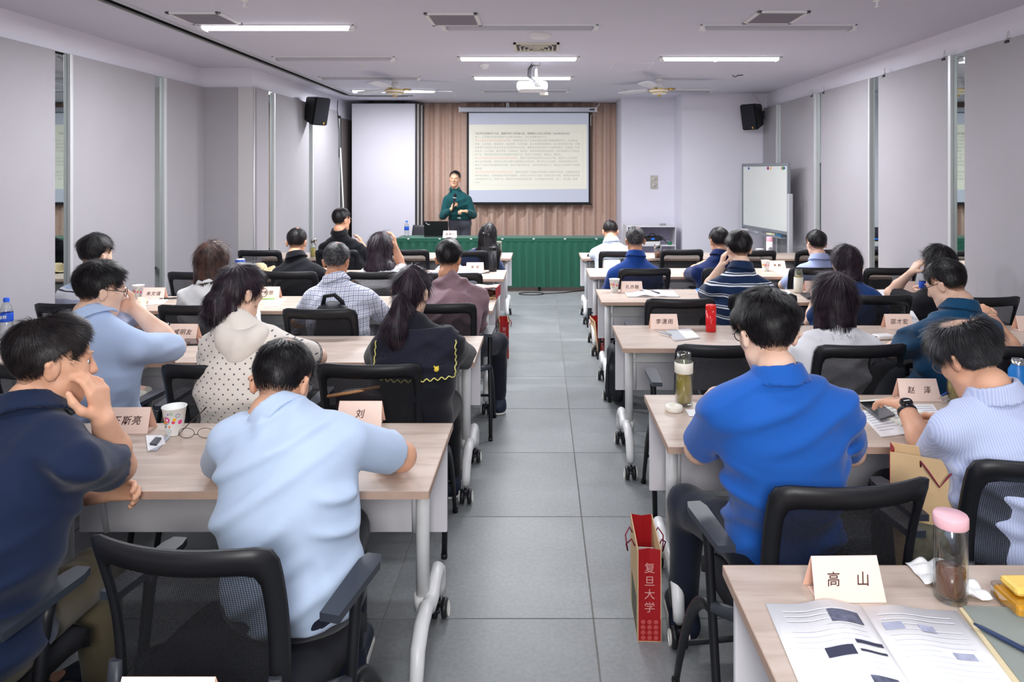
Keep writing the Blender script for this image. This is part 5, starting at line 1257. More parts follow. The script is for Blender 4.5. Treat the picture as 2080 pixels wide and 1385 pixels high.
for s_ in (-1, 1):
    a, b_, c_, d_ = [i['nb']+A3((s_*x, y, z)) for x, y, z in ((.052, .01, .0), (.045, -.075, -.055), (.085, -.085, -.075), (.075, -.02, -.03))]
    MB().prism([Vector([float(v) for v in q]) for q in (a, b_, c_, d_)], (0, -.006, .002)).build('collar_flap', i['tm'], i['root'])
pz = float(i['pel'][2])
b = MB(); b.tube([(.168*1.02*math.cos(a), .128*1.03*math.sin(a), pz+.055) for a in [k*2*PI/28 for k in range(28)]], .018, 8, closed=True, flat=.35, up=(0, 0, 1)); bo = b.build('belt', M_BLK, r)
MB().box((0.0, -.138, pz+.055), (.05, .008, .036), .002).build('buckle', M_ALU, bo)
h_ = i['arms'][1]; W = Vector([float(x) for x in h_[3]])+i['root'].location; hc_ = W+Vector((.035, -.03, .065))
m_ = empty('microphone', hc_, 0, 'black handheld microphone raised to the speaker chin', 'microphone')
ax = Vector((.12, .12, .97)).normalized(); rt = Vector((0, 0, 1)).rotation_difference(ax).to_euler()
MB().lathe([(0, -.11), (.012, -.11), (.013, -.05), (.015, .05), (.019, .09), (.019, .095), (0, .095)], 16).build('handle', M_BLK, m_, rot=rt)
MB().lathe([(.0, .094), (.02, .094), (.030, .10), (.030, .108), (.02, .112), (0, .112)], 16).build('ring', mat('ring_grey', 'a9adba', .4), m_, rot=rt)
MB().lathe([(.018, .11), (.024, .12), (.026, .14), (.022, .16), (.012, .17), (0, .172)], 16).build('foam_head', mat('foam_black', '101013', .95, bump=.4, bs=400), m_, rot=rt)

# woman 4: hood hanging at the nape, navy cuff bands
i = I4; S_, fy_, rx_ = i['S'], i['fy'], i['rx']
V, Q = surf([cap(S_-fy_*.055-rx_*.085+A3((0, 0, .035)), S_-fy_*.085-rx_*.02+A3((0, 0, -.06)), .030, .034, .05), cap(S_-fy_*.055+rx_*.085+A3((0, 0, .035)), S_-fy_*.085+rx_*.02+A3((0, 0, -.06)), .030, .034, .05), cap(S_-fy_*.07-rx_*.05+A3((0, 0, .0)), S_-fy_*.07+rx_*.05, .04, .04, .06)], .008, lambda p, d: d-.006*(vnoise(p*30)-.5))
link_mesh('hood', np_mesh('hood', V, Q), cloth('cream_knit', 'e8e0d6', .03), i['root'])
b = MB()
for side, Sh, E, W, hd, hn, cu in i['arms']:
    ax = unit(E-Sh); u = unit(np.cross(ax, A3((0, 1, .2)))); v = np.cross(ax, u)
    for k in (.74, .70):
        c0 = Sh+(E-Sh)*k; b.tube([Vector([float(x) for x in c0+(u*math.cos(t)+v*math.sin(t))*.0625]) for t in [q*2*PI/20 for q in range(20)]], .003, 6, closed=True)
b.build('cuff_stripe', mat('navy_rib_knit', '2a2740', .8), i['root'])

# woman 5: wide sailor collar with scalloped yellow edge and two little yellow cat faces
i = I5; S_, fy_, rx_ = i['S'], i['fy'], i['rx']
def shirt_d(i, p): return i['post'](p, ev(i['shirt'], p))
zc0, zc1, xh = float(S_[2])-.155, float(S_[2])+.045, .178
def colf(p):
    d = shirt_d(i, p); x = (p-S_)@rx_; y = (p-S_)@fy_
    sc_ = .006*np.cos(x*2*PI/.03); bx = np.maximum(np.maximum(np.abs(x)-xh+.004*np.cos(p[:, 2]*210), zc0+sc_-p[:, 2]), np.maximum(p[:, 2]-zc1, y-.03))
    return np.maximum(np.maximum(d-.010, .001-d), bx)
V, Q = surf([(colf, S_+A3((0, 0, -.05)), .24, .01)], .0055)
link_mesh('sailor_collar', np_mesh('sailor_collar', V, Q), cloth('black_crepe_light', '1b1d2b', .05), i['root'])
def on_back(i, x, z, off):
    """first point of the shirt surface met when coming from behind"""
    S_, fy_, rx_ = i['S'], i['fy'], i['rx']; p = (S_+rx_*x-fy_*.35).astype(np.float32); p[2] = z
    for _ in range(60):
        d = float(shirt_d(i, p[None])[0])-off
        if d < .0008: break
        p = p+fy_*max(d*.7, .0006)
        if float((p-S_)@fy_) > .12: break
    return Vector([float(v) for v in p])
pts = []
for k in range(56):
    x = -xh+.004+(2*xh-.008)*k/55; pts.append(on_back(i, x, zc0+.006*math.cos(x*2*PI/.03)+.001, .0115))
lft = [on_back(i, -xh+.004+.003*math.cos(z*210), z, .0115) for z in [zc0+.15-.15*q/16 for q in range(16)]]
rgt = [on_back(i, xh-.004-.003*math.cos(z*210), z, .0115) for z in [zc0+.15*(q+1)/16 for q in range(16)]]
MB().tube(lft+pts+rgt, .0028, 6).build('scalloped_trim', mat('lemon_thread', 'd9d27a', .7), i['root'])
for x in (-.115, .10):
    p = on_back(i, x, zc0+.045, .010)
    MB().lathe([(0, .004), (.010, .003), (.012, 0), (0, -.001)], 14, p, axis=(0, -1, .1)).prism([p+Vector((-.011, -.002, .006)), p+Vector((-.003, -.002, .010)), p+Vector((-.010, -.002, .017))], (0, -.002, 0)).prism([p+Vector((.011, -.002, .006)), p+Vector((.003, -.002, .010)), p+Vector((.010, -.002, .017))], (0, -.002, 0)).build('appliques', mat('yellow_applique', 'ecd04a', .6), i['root'])

# wrist watch of the writing man, bracelet, belt of man 1
def wrist_band(i, arm, r0, t0, m, name, back=.03):
    side, Sh, E, W, hd, hn, cu = i['arms'][arm]; ax = unit(W-E); c0 = W-ax*back; u = unit(np.cross(ax, A3((0, 0, 1)))); v = np.cross(u, ax)
    b = MB(); b.tube([Vector([float(x) for x in c0+(u*math.cos(t)+v*math.sin(t))*r0]) for t in [q*2*PI/20 for q in range(20)]], t0, 8, closed=True, flat=.35, up=[float(x) for x in ax])
    o = b.build(name, m, i['root']); return o, c0, v, u
wt, c0, v, u = wrist_band(I16, 0, .031, .010, M_BLK, 'watch_strap')
cc = Vector([float(x) for x in c0+A3((0, 0, 1))*.033-u*.004])
MB().lathe([(0, -.004), (.021, -.004), (.023, 0), (.021, .006), (.018, .008), (0, .008)], 24, cc, axis=(-.25, -.25, .9)).build('watch_face', mat('watch_glass', '0c0d10', .12, coat=.5), wt)
wrist_band(I22, 0, .028, .003, mat('gold_chain', 'd8ae4a', .3, metal=.8), 'bracelet', back=.06)
b = MB(); lc = I14['loc']
for k in range(7):
    q = lc((-.03+.01*k, -.118, .0+.004*math.sin(k*2.1))); b.box([float(x) for x in q], (.011, .012, .016), .003, rot=(.3*math.sin(k*3), 0, .2))
b.build('hair_clip', mat('pearl_white_clip', 'e6e2e6', .3), I14['root'])
def m_glass():
    t = NT('clear_glass'); tr_ = t.n('ShaderNodeBsdfTransparent'); tr_.inputs[0].default_value = (.93, .95, .94, 1)
    gl = t.n('ShaderNodeBsdfGlossy'); gl.inputs['Roughness'].default_value = .04; lw = t.n('ShaderNodeLayerWeight'); lw.inputs[0].default_value = .35
    mx = t.n('ShaderNodeMixShader'); t.l(lw.outputs['Facing'], mx.inputs[0]); mr = t.n('ShaderNodeMapRange', i_3=.05, i_4=.55); t.l(lw.outputs['Facing'], mr.inputs[0]); t.l(mr.outputs[0], mx.inputs[0])
    t.l(tr_.outputs[0], mx.inputs[1]); t.l(gl.outputs[0], mx.inputs[2]); t.l(mx.outputs[0], t.out.inputs[0]); return t.m
# ------------------------------------------------------------------ things on and under the tables
M_PINK = mat('pink_card', 'fbe0d2', .7, var=.015, vs=10); M_INK = mat('brown_ink', '4a2522', .6)
M_PAPER = mat('white_paper', 'eeeef0', .7); M_PRINT = mat('grey_print', 'b9bcc6', .8); M_DPRINT = mat('dark_print', '34384e', .7)
M_GLASS = m_glass(); M_TEA = mat('amber_tea', '7a3d10', .2, alpha=.88); M_GTEA = mat('pale_tea', 'c4ac4a', .2, alpha=.7)
M_KRAFT = mat('kraft_board', 'd9b98c', .7, var=.04, vs=20); M_RED = mat('bag_red', 'a8121c', .55); M_STEEL = mat('polished_steel', 'c9c9c9', .2, metal=1.)
def card(loc, txt, label, rz=0., w=.172, h=.086, m=None, size=.034):
    r = empty('name_card', loc, rz, label, 'name card', 'folded name cards')
    t = .0012; d = .036
    MB().grid(lambda u, v: ((u-.5)*w*(1-.06*v), -d+d*v, h*v), 1, 1, sm=False, thick=(0, t, 0)).build('front_face', m or M_PINK, r)
    MB().grid(lambda u, v: ((u-.5)*w*(1-.06*v), d-d*v, h*v), 1, 1, sm=False, thick=(0, t, 0)).build('back_face', m or mat('pink_card_back', 'f6c8b4', .7), r)
    MB().bb(-w*.45, w*.45, -.02, .028, 0, .0012).build('base_flap', m or M_PINK, r)
    if txt: text('lettering', txt, size, r, (0, -d*.5-.0016, h*.48), (math.atan2(h, d), 0, 0), M_INK, bold=.0002, slant=.15, space=1.15)
    return r
def on(px, py, z=TH): p = PT(px, py, z); return (p.x, p.y, z)
CK = 'pink folded name card '
card((-.645, 1.235, TH), '', CK+'cut off by the lower picture edge at the left')
card(on(262, 874), '王斯亮', CK+'reading 王斯亮, next to the big patterned cup', .02)
card(on(733, 860), '刘', CK+'half hidden beyond the shoulder of the bowed man in pale blue')
card(on(374, 688), '戚明友', CK+'reading 戚明友, beside the phone', -.03)
card(on(314, 607), '朱文强', CK+'reading 朱文强, beside the far patterned cup')
card(on(547, 605), '刘丽', CK+'in front of the bun woman, over a green slip')
card(on(965, 551), '朱 军', CK+'reading 朱 军, beside the black thermos')
card((P(914, 484, 10.12).x, 10.12, .75), '吴寿仁', 'pale name card on the green table reading 吴寿仁', m=mat('pale_card', 'ead9d2', .7), w=.2, h=.10, size=.042)
card(on(1714, 1205), '高　山', CK+'reading 高 山 on the nearest right table', .02, w=.16, size=.031)
card(on(1862, 810), '赵　泽', CK+'reading 赵 泽, before the writing man', -.02, size=.031)
card(on(1348, 666), '李潇雨', CK+'reading 李潇雨, near the red thermos')
card(on(1823, 666), '邵才宏', CK+'reading 邵才, half covered by the teal shirt')
card(on(2090, 670), '凌', CK+'cut by the right picture edge')
card(on(1283, 593), '孔亦融', CK+'reading 孔亦融, between cup and open booklet')
card(on(1655, 592), '程', CK+'reading 程, beside the white-sleeved tea bottle')
card(on(1243, 546), '', CK+'peeping out beside the blue jumper man')
card(on(1577, 547), '朱 毅', CK+'beside the patterned cup in the fifth row', size=.03)
card(on(1838, 593), '', CK+'behind the raised elbow of the woman in black')

def cup(loc, label, s=1.):
    r = empty('paper_cup', loc, 0, label, 'cup', 'white patterned paper cups')
    h, r0, r1 = .098*s, .027*s, .041*s
    MB().lathe([(0, .004), (r0-.002, .004), (r0, 0), (r0+.0005, .001), (r1, h), (r1+.002, h+.001), (r1+.002, h+.004), (r1-.001, h+.004), (r1-.0015, h), (r0-.001, .006), (0, .006)], 28).build('cup_wall', mat('cup_white', 'eff0ee', .5), r)
    def patch(a, z, q, c, kind='disc'):
        rr = r0+(r1-r0)*z/h+.0006; an = math.radians(a); n = Vector((math.sin(an), -math.cos(an), -.12)).normalized(); u = Vector((math.cos(an), math.sin(an), 0)); v = u.cross(n)*-1
        p = Vector((math.sin(an)*rr, -math.cos(an)*rr, z)); b = MB()
        if kind == 'ring': b.tube([p+u*q*math.cos(t)+v*q*math.sin(t)+n*(-(q*math.cos(t))**2/(2*rr)) for t in [k*2*PI/16 for k in range(16)]], .0007, 4, closed=True)
        else: b.bm.faces.new([b.bm.verts.new(p+u*q*math.cos(t)+v*q*math.sin(t)+n*(.0006-(q*math.cos(t))**2/(2*rr))) for t in [k*2*PI/10 for k in range(10)]])
        b.build('print', mat('cup_'+c, c, .5), r, fix=False)
    for a, z, q, c, k in ((-22, .058, .013, '1d1b20', 'ring'), (-24, .055, .008, 'f0a51e', 'd'), (-12, .062, .010, 'e0468c', 'd'), (-12, .062, .004, 'f4f4f4', 'd'), (-4, .083, .003, '6a3fa0', 'd'), (28, .062, .006, 'f0b01e', 'd'), (22, .052, .006, 'd83f6a', 'd'), (12, .084, .004, '3c9a55', 'ring'), (-2, .036, .004, 'ec8a3a', 'd'), (-28, .036, .004, '2f6f7a', 'd'), (-4, .020, .006, '7aa68a', 'ring'), (45, .075, .007, '3a3f8a', 'ring'), (60, .05, .008, 'e0468c', 'd'), (-60, .06, .009, 'f0a51e', 'd')):
        patch(a, z*s, q*s, c, k)
    return r
cup(on(354, 881), 'big white paper cup with coloured prints beside folded eyeglasses')
cup(on(281, 606), 'white patterned paper cup behind the chin-propping man')
cup(on(1248, 592), 'white patterned paper cup at the aisle end of the fourth right table')
cup(on(1555, 550), 'white patterned paper cup beside the card 朱 毅')
cup(on(1543, 524), 'white patterned paper cup left of the pink-capped bottle')

def bottle_water(loc, label, txt=None, s=1.):
    r = empty('water_bottle', loc, 0, label, 'bottle')
    MB().lathe([(0, .002), (.028*s, 0), (.033*s, .008), (.033*s, .05), (.030*s, .055), (.033*s, .06), (.033*s, .155), (.026*s, .185), (.014*s, .208), (.0135*s, .215)], 24).build('bottle_body', M_GLASS, r)
    MB().lathe([(.0335*s, .10), (.034*s, .101), (.034*s, .150), (.0335*s, .151)], 24).build('wrap_label', mat('label_blue', '1f55c8', .4), r)
    MB().lathe([(.0155*s, .212), (.0155*s, .232), (.014*s, .235), (0, .235)], 20).build('bottle_cap', mat('cap_blue', '1f5fe0', .35), r)
    if txt: text('label_text', txt, .024, r, (.004, -.0348*s, .127), (PI/2, 0, .0), mat('label_white', 'f0f4fa', .5), bold=.0006)
    return r
bottle_water(on(13, 688), 'clear water bottle with blue cap and blue label at the left picture edge', '冰露')
bottle_water((P(826, 482, 10.2).x, 10.2, .75), 'blue-capped water bottle on the green head table')
bottle_water((P(1876, 620, 5.25).x, 5.25, TH), 'blue-capped water bottle behind the teal man’s shoulder', s=.95)
def glass_bottle(loc, label, h=.2, rr=.036, cap=None, band=None, tea=None, tlev=.5, petals=False, caph=.03):
    r = empty('glass_bottle', loc, 0, label, 'bottle')
    MB().lathe([(0, 0), (rr*.93, 0), (rr, .006), (rr, h*.84), (rr*.80, h*.88), (rr*.80, h), (rr*.72, h), (rr*.72, h*.88), (rr*.88, h*.83), (rr*.88, .014), (rr*.8, .010), (0, .010)], 28).build('glass', M_GLASS, r)
    if tea: MB().lathe([(0, .012), (rr*.78, .012), (rr*.85, .018), (rr*.85, h*tlev), (0, h*tlev)], 24).build('tea', tea, r)
    if petals:
        rnd = random.Random(4)
        for k in range(16):
            a = rnd.uniform(0, 6.28); z = h*(tlev-.05*rnd.random()) if k < 9 else rnd.uniform(.02, h*.3); q = rr*.55*rnd.random()
            MB().lathe([(0, -.003), (.009, 0), (.006, .004), (0, .005)], 8, (q*math.cos(a), q*math.sin(a), z), axis=(rnd.uniform(-1, 1), rnd.uniform(-1, 1), 1)).build('flower', mat('chrysanthemum', 'e8b414' if k < 9 else 'a8913c', .6) if k < 9 else mat('steeped_flower', 'a8913c', .7), r)
    if band: MB().lathe([(rr+.0008, h*band[0]), (rr+.002, h*band[0]+.001), (rr+.002, h*band[1]), (rr+.0008, h*band[1]+.001)], 28).build('sleeve_band', mat('ivory_silicone', 'ece8da', .5), r)
    if cap: MB().lathe([(rr*.98, h*.95-.012), (rr*1.04, h*.95-.010), (rr*1.04, h*.95+caph), (rr*.98, h*.95+caph+.004), (0, h*.95+caph+.004)], 28).build('bottle_cap', cap, r)
    return r
glass_bottle(on(1389, 822), 'glass tea bottle with ivory band and yellow flowers, lid off', .215, .036, band=(.62, .82), tea=M_GTEA, tlev=.56, petals=True)
glass_bottle(on(1931, 1215), 'double-walled glass bottle with pink lid and a little dark tea', .185, .035, cap=mat('pink_lid', 'f0bcc6', .45), tea=M_TEA, tlev=.38, caph=.010)
glass_bottle(on(1622, 594), 'bottle in white sleeve holding yellow tea, fourth row right', .185, .034, band=(.02, .66), tea=M_GTEA, tlev=.72)
glass_bottle(on(1336, 526), 'tea glass with steel cap before the white cabinet', .14, .038, cap=M_STEEL, tea=M_TEA, tlev=.6)
glass_bottle(on(1013, 524), 'tea glass with amber tea at the aisle end of the front left table', .18, .034, cap=mat('clear_cap', 'c9c6b4', .2, trans=.6), tea=M_TEA, tlev=.55, caph=.01)
glass_bottle(on(636, 524), 'glass of yellow tea beside the man in black polo', .19, .036, cap=M_STEEL, tea=M_GTEA, tlev=.6)
glass_bottle((P(1940, 800, 2.98).x, 2.98, TH), 'glass with yellow tea before the face of the writing man', .12, .032, tea=M_GTEA, tlev=.7)
def flask(loc, label, h, rr, m, capm, capf=.2, mark=None):
    r = empty('thermos', loc, 0, label, 'thermos')
    MB().lathe([(0, 0), (rr*.95, 0), (rr, .004), (rr, h*(1-capf)), (0, h*(1-capf))], 28).build('flask_body', m, r)
    MB().lathe([(rr*.97, h*(1-capf)), (rr*1.01, h*(1-capf)+.003), (rr*1.01, h*.96), (rr*.9, h), (0, h)], 28).build('lid', capm, r)
    if mark: text('mark', mark, .05, r, (0, -rr-.001, h*.32), (PI/2, 0, 0), mat('mark_grey', '5a5560', .5))
    return r
flask(on(1444, 673), 'small bright red thermos on the third right table', .160, .031, mat('gloss_red', 'd81219', .25, coat=.3), mat('gloss_red_lid', 'e0261f', .35))
flask(on(1001, 551), 'tall black thermos beside the card 朱 军', .235, .038, mat('matt_black', '15171d', .45), mat('black_lid', '101216', .35), .14)
pk = flask((P(1563, 500, 8.3).x, 8.3, TH), 'slim white bottle with pink cap and dark round emblem, front row right', .20, .036, mat('pearl_white', 'e6e2e8', .35), mat('pink_cap', 'e8aebc', .45), .27)
MB().tube([(.018*math.cos(t), -.037+.004*abs(math.cos(t)), .06+.018*math.sin(t)) for t in [k*2*PI/16 for k in range(16)]], .004, 5, closed=True).lathe([(0, .002), (.007, .001), (.009, 0)], 10, (0, -.037, .06), axis=(0, -1, 0)).build('emblem', mat('emblem_grey', '4a4650', .5), pk)
r = empty('blue_cup', on(488, 549), 0, 'royal blue lidded mug behind the brown-haired woman', 'mug')
MB().lathe([(0, 0), (.040, 0), (.046, .01), (.047, .105), (.044, .105), (.042, .012), (0, .012)], 24).build('mug_body', mat('mug_blue', '1d3f9a', .35), r)
MB().lathe([(.040, .100), (.040, .112), (0, .112)], 24).build('lid', mat('mug_lid_white', 'e4e6ee', .4), r)
r = empty('sports_bottle', (P(2068, 800, 3.0).x, 3.0, TH), 0, 'open azure blue bottle with steel neck at the right picture edge', 'bottle')
MB().lathe([(0, 0), (.034, 0), (.037, .006), (.037, .125), (.026, .145), (.026, .15)], 24).build('bottle_body', mat('azure', '1e78c8', .35), r)
MB().lathe([(.0245, .145), (.0245, .172), (.021, .172), (.021, .146)], 24).build('neck', M_STEEL, r)
o = MB().lathe([(0, 0), (.033, 0), (.035, .004), (.035, .018), (.032, .022), (.014, .022), (.010, .017), (0, .017)], 28).build('bottle_lid', mat('ivory_silicone', 'ece8da', .5), loc=on(1369, 834)); tag(o, 'round ivory lid lying before the flower tea bottle', 'lid')

def sheet(name, corners, label, cat, m=M_PAPER, t=.0015, lines=0, blocks=(), z=0.):
    """corners: four pixel points on the table top, clockwise from far left"""
    c = [PT(px, py, TH) for px, py in corners]; r = empty(name, ((c[0]+c[2])/2)[:2]+(TH+z,), 0, label, cat); o = Vector(r.location); o.z = TH
    q = [p-o for p in c]
    MB().prism([p+Vector((0, 0, .0004)) for p in q], (0, 0, t)).build('page', m, r)
    def at(u, v): a = q[0].lerp(q[1], u); b = q[3].lerp(q[2], u); return a.lerp(b, v)+Vector((0, 0, t+.0008))
    if lines:
        b = MB()
        for k in range(lines):
            v = .12+.76*k/lines; u1 = .9 if k % 4 != 3 else .55
            b.poly([at(.1, v), at(u1, v), at(u1, v+.22/lines), at(.1, v+.22/lines)])
        b.build('print_lines', M_PRINT, r, fix=False)
    for (u0, u1, v0, v1, mm) in blocks: MB().poly([at(u0, v0), at(u1, v0), at(u1, v1), at(u0, v1)]).build('printed_block', mm, r, fix=False)
    return r
def booklet(px, py, rz, label, pics=(), lines=9, curl=.022, wl=.205, hh=.29, lw=.16):
    """px, py: far end of the spine"""
    p = PT(px, py, TH); r = empty('open_booklet', (p.x, p.y, TH+.001), rz, label, 'booklet')
    def zf(s): s = abs(s)/wl; return .003+curl*math.sin(min(1, s*1.4)*PI)**2*.6*(1-s*.3)+.004*(1-s)
    def pt(sd, u, v, dz=0.): return (sd*u*wl, -v*hh, (zf(u*wl) if sd < 0 else zf(u*wl)*.55)+dz)
    for sd, nm in ((-1, 'left_pages'), (1, 'right_pages')):
        MB().grid(lambda u, v: pt(sd, u, v), 14, 2, thick=(0, 0, -.0025)).build(nm, M_PAPER, r)
        b = MB()
        for k in range(lines):
            v0 = .10+.8*k/lines; u1 = .86 if (k*7+sd) % 5 else .5
            for j in range(6):
                ua, ub = .12+(u1-.12)*j/6, .12+(u1-.12)*(j+1)/6
                b.poly([pt(sd, ua, v0, .0008), pt(sd, ub, v0, .0008), pt(sd, ub, v0+.16/lines, .0008), pt(sd, ua, v0+.16/lines, .0008)])
        b.build('print_lines', mat('faint_print', 'dfe1ea', .8), r, fix=False)
    for (sd, u0, u1, v0, v1, mm) in pics:
        b = MB()
        for j in range(5):
            ua, ub = u0+(u1-u0)*j/5, u0+(u1-u0)*(j+1)/5; b.poly([pt(sd, ua, v0, .0012), pt(sd, ub, v0, .0012), pt(sd, ub, v1, .0012), pt(sd, ua, v1, .0012)])
        b.build('printed_picture', mm, r, fix=False)
    MB().bb(-wl, wl, -hh, 0, 0, .0015).build('back_cover', M_PAPER, r)
    return r
M_PIC = mat('grey_photo_print', '5a5e74', .7, var=.5, vs=60); M_PIC2 = mat('pale_photo_print', 'a9adc4', .7, var=.2, vs=60)
booklet(1748, 1236, -.06, 'large open booklet with small pictures on the nearest right table', pics=((-1, .10, .42, .12, .26, M_PIC), (-1, .35, .62, .52, .62, M_DPRINT), (-1, .04, .30, .46, .50, M_DPRINT), (-1, .05, .30, .56, .585, M_DPRINT), (1, .1, .3, .2, .28, M_PIC2), (1, .45, .6, .22, .3, M_PIC2), (1, .6, .8, .5, .57, M_PIC2), (-1, .1, .35, .82, .95, M_PIC)), lines=14)
booklet(1317, 591, 0., 'open printed booklet with a pen on the fourth right table', pics=((-1, .25, .4, .25, .38, M_DPRINT),), lines=12, wl=.2, hh=.28)
def pen(loc, rz, label, c='22242c', L=.135, tilt=0., dz=.006):
    r = empty('pen', (loc[0], loc[1], loc[2]+dz), rz, label, 'pen', 'pens lying about'); m = mat('pen_'+c, c, .35)
    r.rotation_euler = (0, tilt, rz)
    MB().lathe([(0, -L/2), (.002, -L/2+.002), (.0045, -L/2+.016), (.0052, -L*.1), (.0052, L/2-.006), (.003, L/2), (0, L/2)], 10, axis=(1, 0, 0)).build('barrel', m, r)
    MB().box((L*.32, 0, .007), (L*.3, .003, .002)).build('pen_clip', M_STEEL, r); return r
pen(on(1331, 597), -1.2, 'black pen lying in the open booklet, fourth row right', dz=.016)
pen(on(343, 608), .2, 'dark pen on the note sheet beside the card 朱文强', dz=.008)
pen(on(985, 556), .9, 'black pen on the paper before the black thermos', dz=.008)
pen(on(328, 700), 1.1, 'silver pen leaning out behind the chin-propping man', 'c4c9cf', tilt=-.9, dz=.06)
sheet('cover_folder', ((1955, 1239), (2120, 1243), (2330, 1430), (2078, 1400)), 'grey notebook with cream page edge at the lower right corner', 'notebook', mat('folder_grey', '8f9690', .6), .009)
sheet('page_edge', ((1948, 1240), (1957, 1239), (2085, 1402), (2066, 1402)), 'cream stacked page edge beside the grey notebook', 'paper', mat('cream_paper', 'ddcda8', .7), .006)
pen(on(2050, 1320), -1.02, 'blue and clear gel pen on the grey notebook', '2b3a5c', L=.14, dz=.016)
r = empty('snack_box', (PT(2095, 1238, TH).x, PT(2095, 1238, TH).y, TH), 0, 'clear box of orange-yellow snack at the right picture edge', 'box')
MB().bb(-.055, .06, -.04, .05, .001, .03, .008).build('filling', mat('mango_yellow', 'f0a818', .4), r); MB().bb(-.06, .065, -.045, .055, .0, .036, .008).build('clear_tub', M_GLASS, r); MB().bb(-.045, .06, -.02, .045, .036, .055, .01).build('slice', mat('pale_yellow', 'f5cf6a', .4), r)
def tissue(loc, label, s=1., seed=3):
    rnd = random.Random(seed)
    def fn(u, v):
        x, y = (u-.5)*.11*s, (v-.5)*.09*s; return (x, y, .004+.022*s*abs(math.sin(x*60+seed)*math.cos(y*70+x*30))*(1-abs(u-.5)))
    o = MB().grid(fn, 16, 14, thick=(0, 0, .001)).build('tissue', mat('tissue_white', 'f0f0f0', .9), loc=loc); tag(o, label, 'tissue', 'crumpled tissues'); return o
tissue(on(1905, 1168), 'crumpled white tissue left of the pink-lidded bottle'); tissue(on(1958, 1204), 'crumpled tissue right of the pink-lidded bottle', .8, 5); tissue(on(1590, 597), 'crumpled tissue left of the white-sleeved tea bottle', 1.3, 8)
# second right row: papers, tablet, notebook
sheet('paper_sheet', ((1742, 838), (1790, 826), (1860, 880), (1790, 888)), 'white printed sheets under the dark tablet', 'paper', lines=8, t=.003)
sheet('paper_sheet', ((1745, 818), (1810, 812), (1900, 850), (1830, 868)), 'open cream notebook under the writing man hand', 'notebook', mat('cream_page', 'ecebe0', .7), .006, lines=7, z=.003)
sheet('tablet', ((1745, 825), (1781, 823), (1818, 850), (1788, 860)), 'black tablet lying on the papers before the writing man', 'tablet', mat('tablet_glass', '15171c', .12, coat=.5), .008, z=.010)
sheet('paper_sheet', ((1856, 822), (1895, 822), (1915, 850), (1868, 854)), 'pale sheet of notes right of the watch', 'paper', lines=5)
sheet('paper_sheet', ((1392, 832), (1415, 832), (1425, 846), (1400, 846)), 'small white paper slip beside the round ivory lid', 'paper')
pen(on(1925, 812), .7, 'blue pen in the hand of the writing man', '2a4a9a', dz=.03)
# third right row
sheet('notebook', ((1352, 673), (1402, 670), (1421, 687), (1370, 693)), 'white booklet with grey cover strip near the red thermos', 'booklet', M_PAPER, .008, blocks=((0, .45, 0, 1, mat('cover_grey', 'b4b8bd', .6)),))
pen(on(1350, 681), -1.0, 'clear pen along the booklet near the red thermos', 'aeb6c4', L=.12, dz=.012)
r = empty('power_bank', on(1794, 688), .15, 'white rounded power bank before the woman in white blouse', 'power bank'); MB().box((0, 0, .013), (.10, .07, .024), .009, seg=3).build('body', M_WPL, r); MB().box((-.045, -.01, .016), (.012, .02, .004), .001).build('port', M_DGREY, r)
sheet('paper_sheet', ((1838, 636), (1852, 630), (1868, 655), (1850, 662)), 'folded white paper beside the teal shirt', 'paper', t=.006)
# fourth right row
sheet('magazine', ((1412, 588), (1445, 584), (1475, 602), (1430, 608)), 'blue and white brochure under the striped man arm', 'brochure', M_PAPER, .004, blocks=((0, .7, 0, .5, mat('brochure_blue', '1e78c8', .5)),))
sheet('laptop_closed', ((1626, 598), (1655, 597), (1668, 606), (1640, 608)), 'closed dark laptop beside the white-sleeved bottle', 'laptop', mat('laptop_grey', '2c303c', .4, metal=.4), .014)
sheet('paper_sheet', ((1780, 592), (1808, 588), (1826, 602), (1782, 604)), 'white handout beside the lace-sleeved woman', 'paper', t=.006, lines=4)
sheet('paper_sheet', ((1378, 549), (1405, 546), (1420, 556), (1398, 559)), 'white sheet before the navy polo man', 'paper')
sheet('paper_sheet', ((1566, 548), (1600, 547), (1612, 557), (1590, 560)), 'white sheet before the lilac-blue shirt man', 'paper')
sheet('paper_sheet', ((1320, 518), (1345, 518), (1352, 524), (1322, 524)), 'white paper behind the tea glass with steel cap', 'paper')
sheet('phone', ((1194, 517), (1205, 517), (1204, 521), (1192, 521)), 'black phone at the aisle end of the front right table', 'phone', mat('phone_black', '15161a', .15), .008)
# left side
sheet('notebook', ((296, 886), (330, 886), (336, 902), (300, 918)), 'white notepad by the elbow of the navy polo man', 'notepad', M_PAPER, .004)
sheet('folder_strip', ((330, 888), (346, 888), (318, 916), (304, 916)), 'grey glossy folder strip beside the notepad', 'folder', mat('strip_grey', 'b6bcc6', .3), .003)
sheet('clip_block', ((316, 893), (328, 894), (318, 908), (304, 906)), 'dark grey clip lying across the notepad', 'clip', mat('clip_grey', '3c3f4b', .4), .010)
sheet('phone', ((376, 690), (402, 690), (406, 701), (372, 702)), 'dark phone beside the card 戚明友', 'phone', mat('phone_glass', '1d1d2a', .12, coat=.4), .009)
sheet('paper_sheet', ((345, 703), (362, 702), (355, 714), (338, 714)), 'small white slip by the elbow of the chin-propping man', 'paper')
sheet('paper_sheet', ((-10, 694), (20, 694), (5, 716), (-30, 716)), 'white paper before the left water bottle', 'paper')
sheet('paper_sheet', ((290, 607), (345, 606), (330, 618), (285, 620)), 'white note sheet beside the card 朱文强', 'paper', lines=4)
sheet('paper_sheet', ((545, 609), (582, 607), (565, 622), (535, 624)), 'white handout before the woman with low bun', 'paper', lines=4)
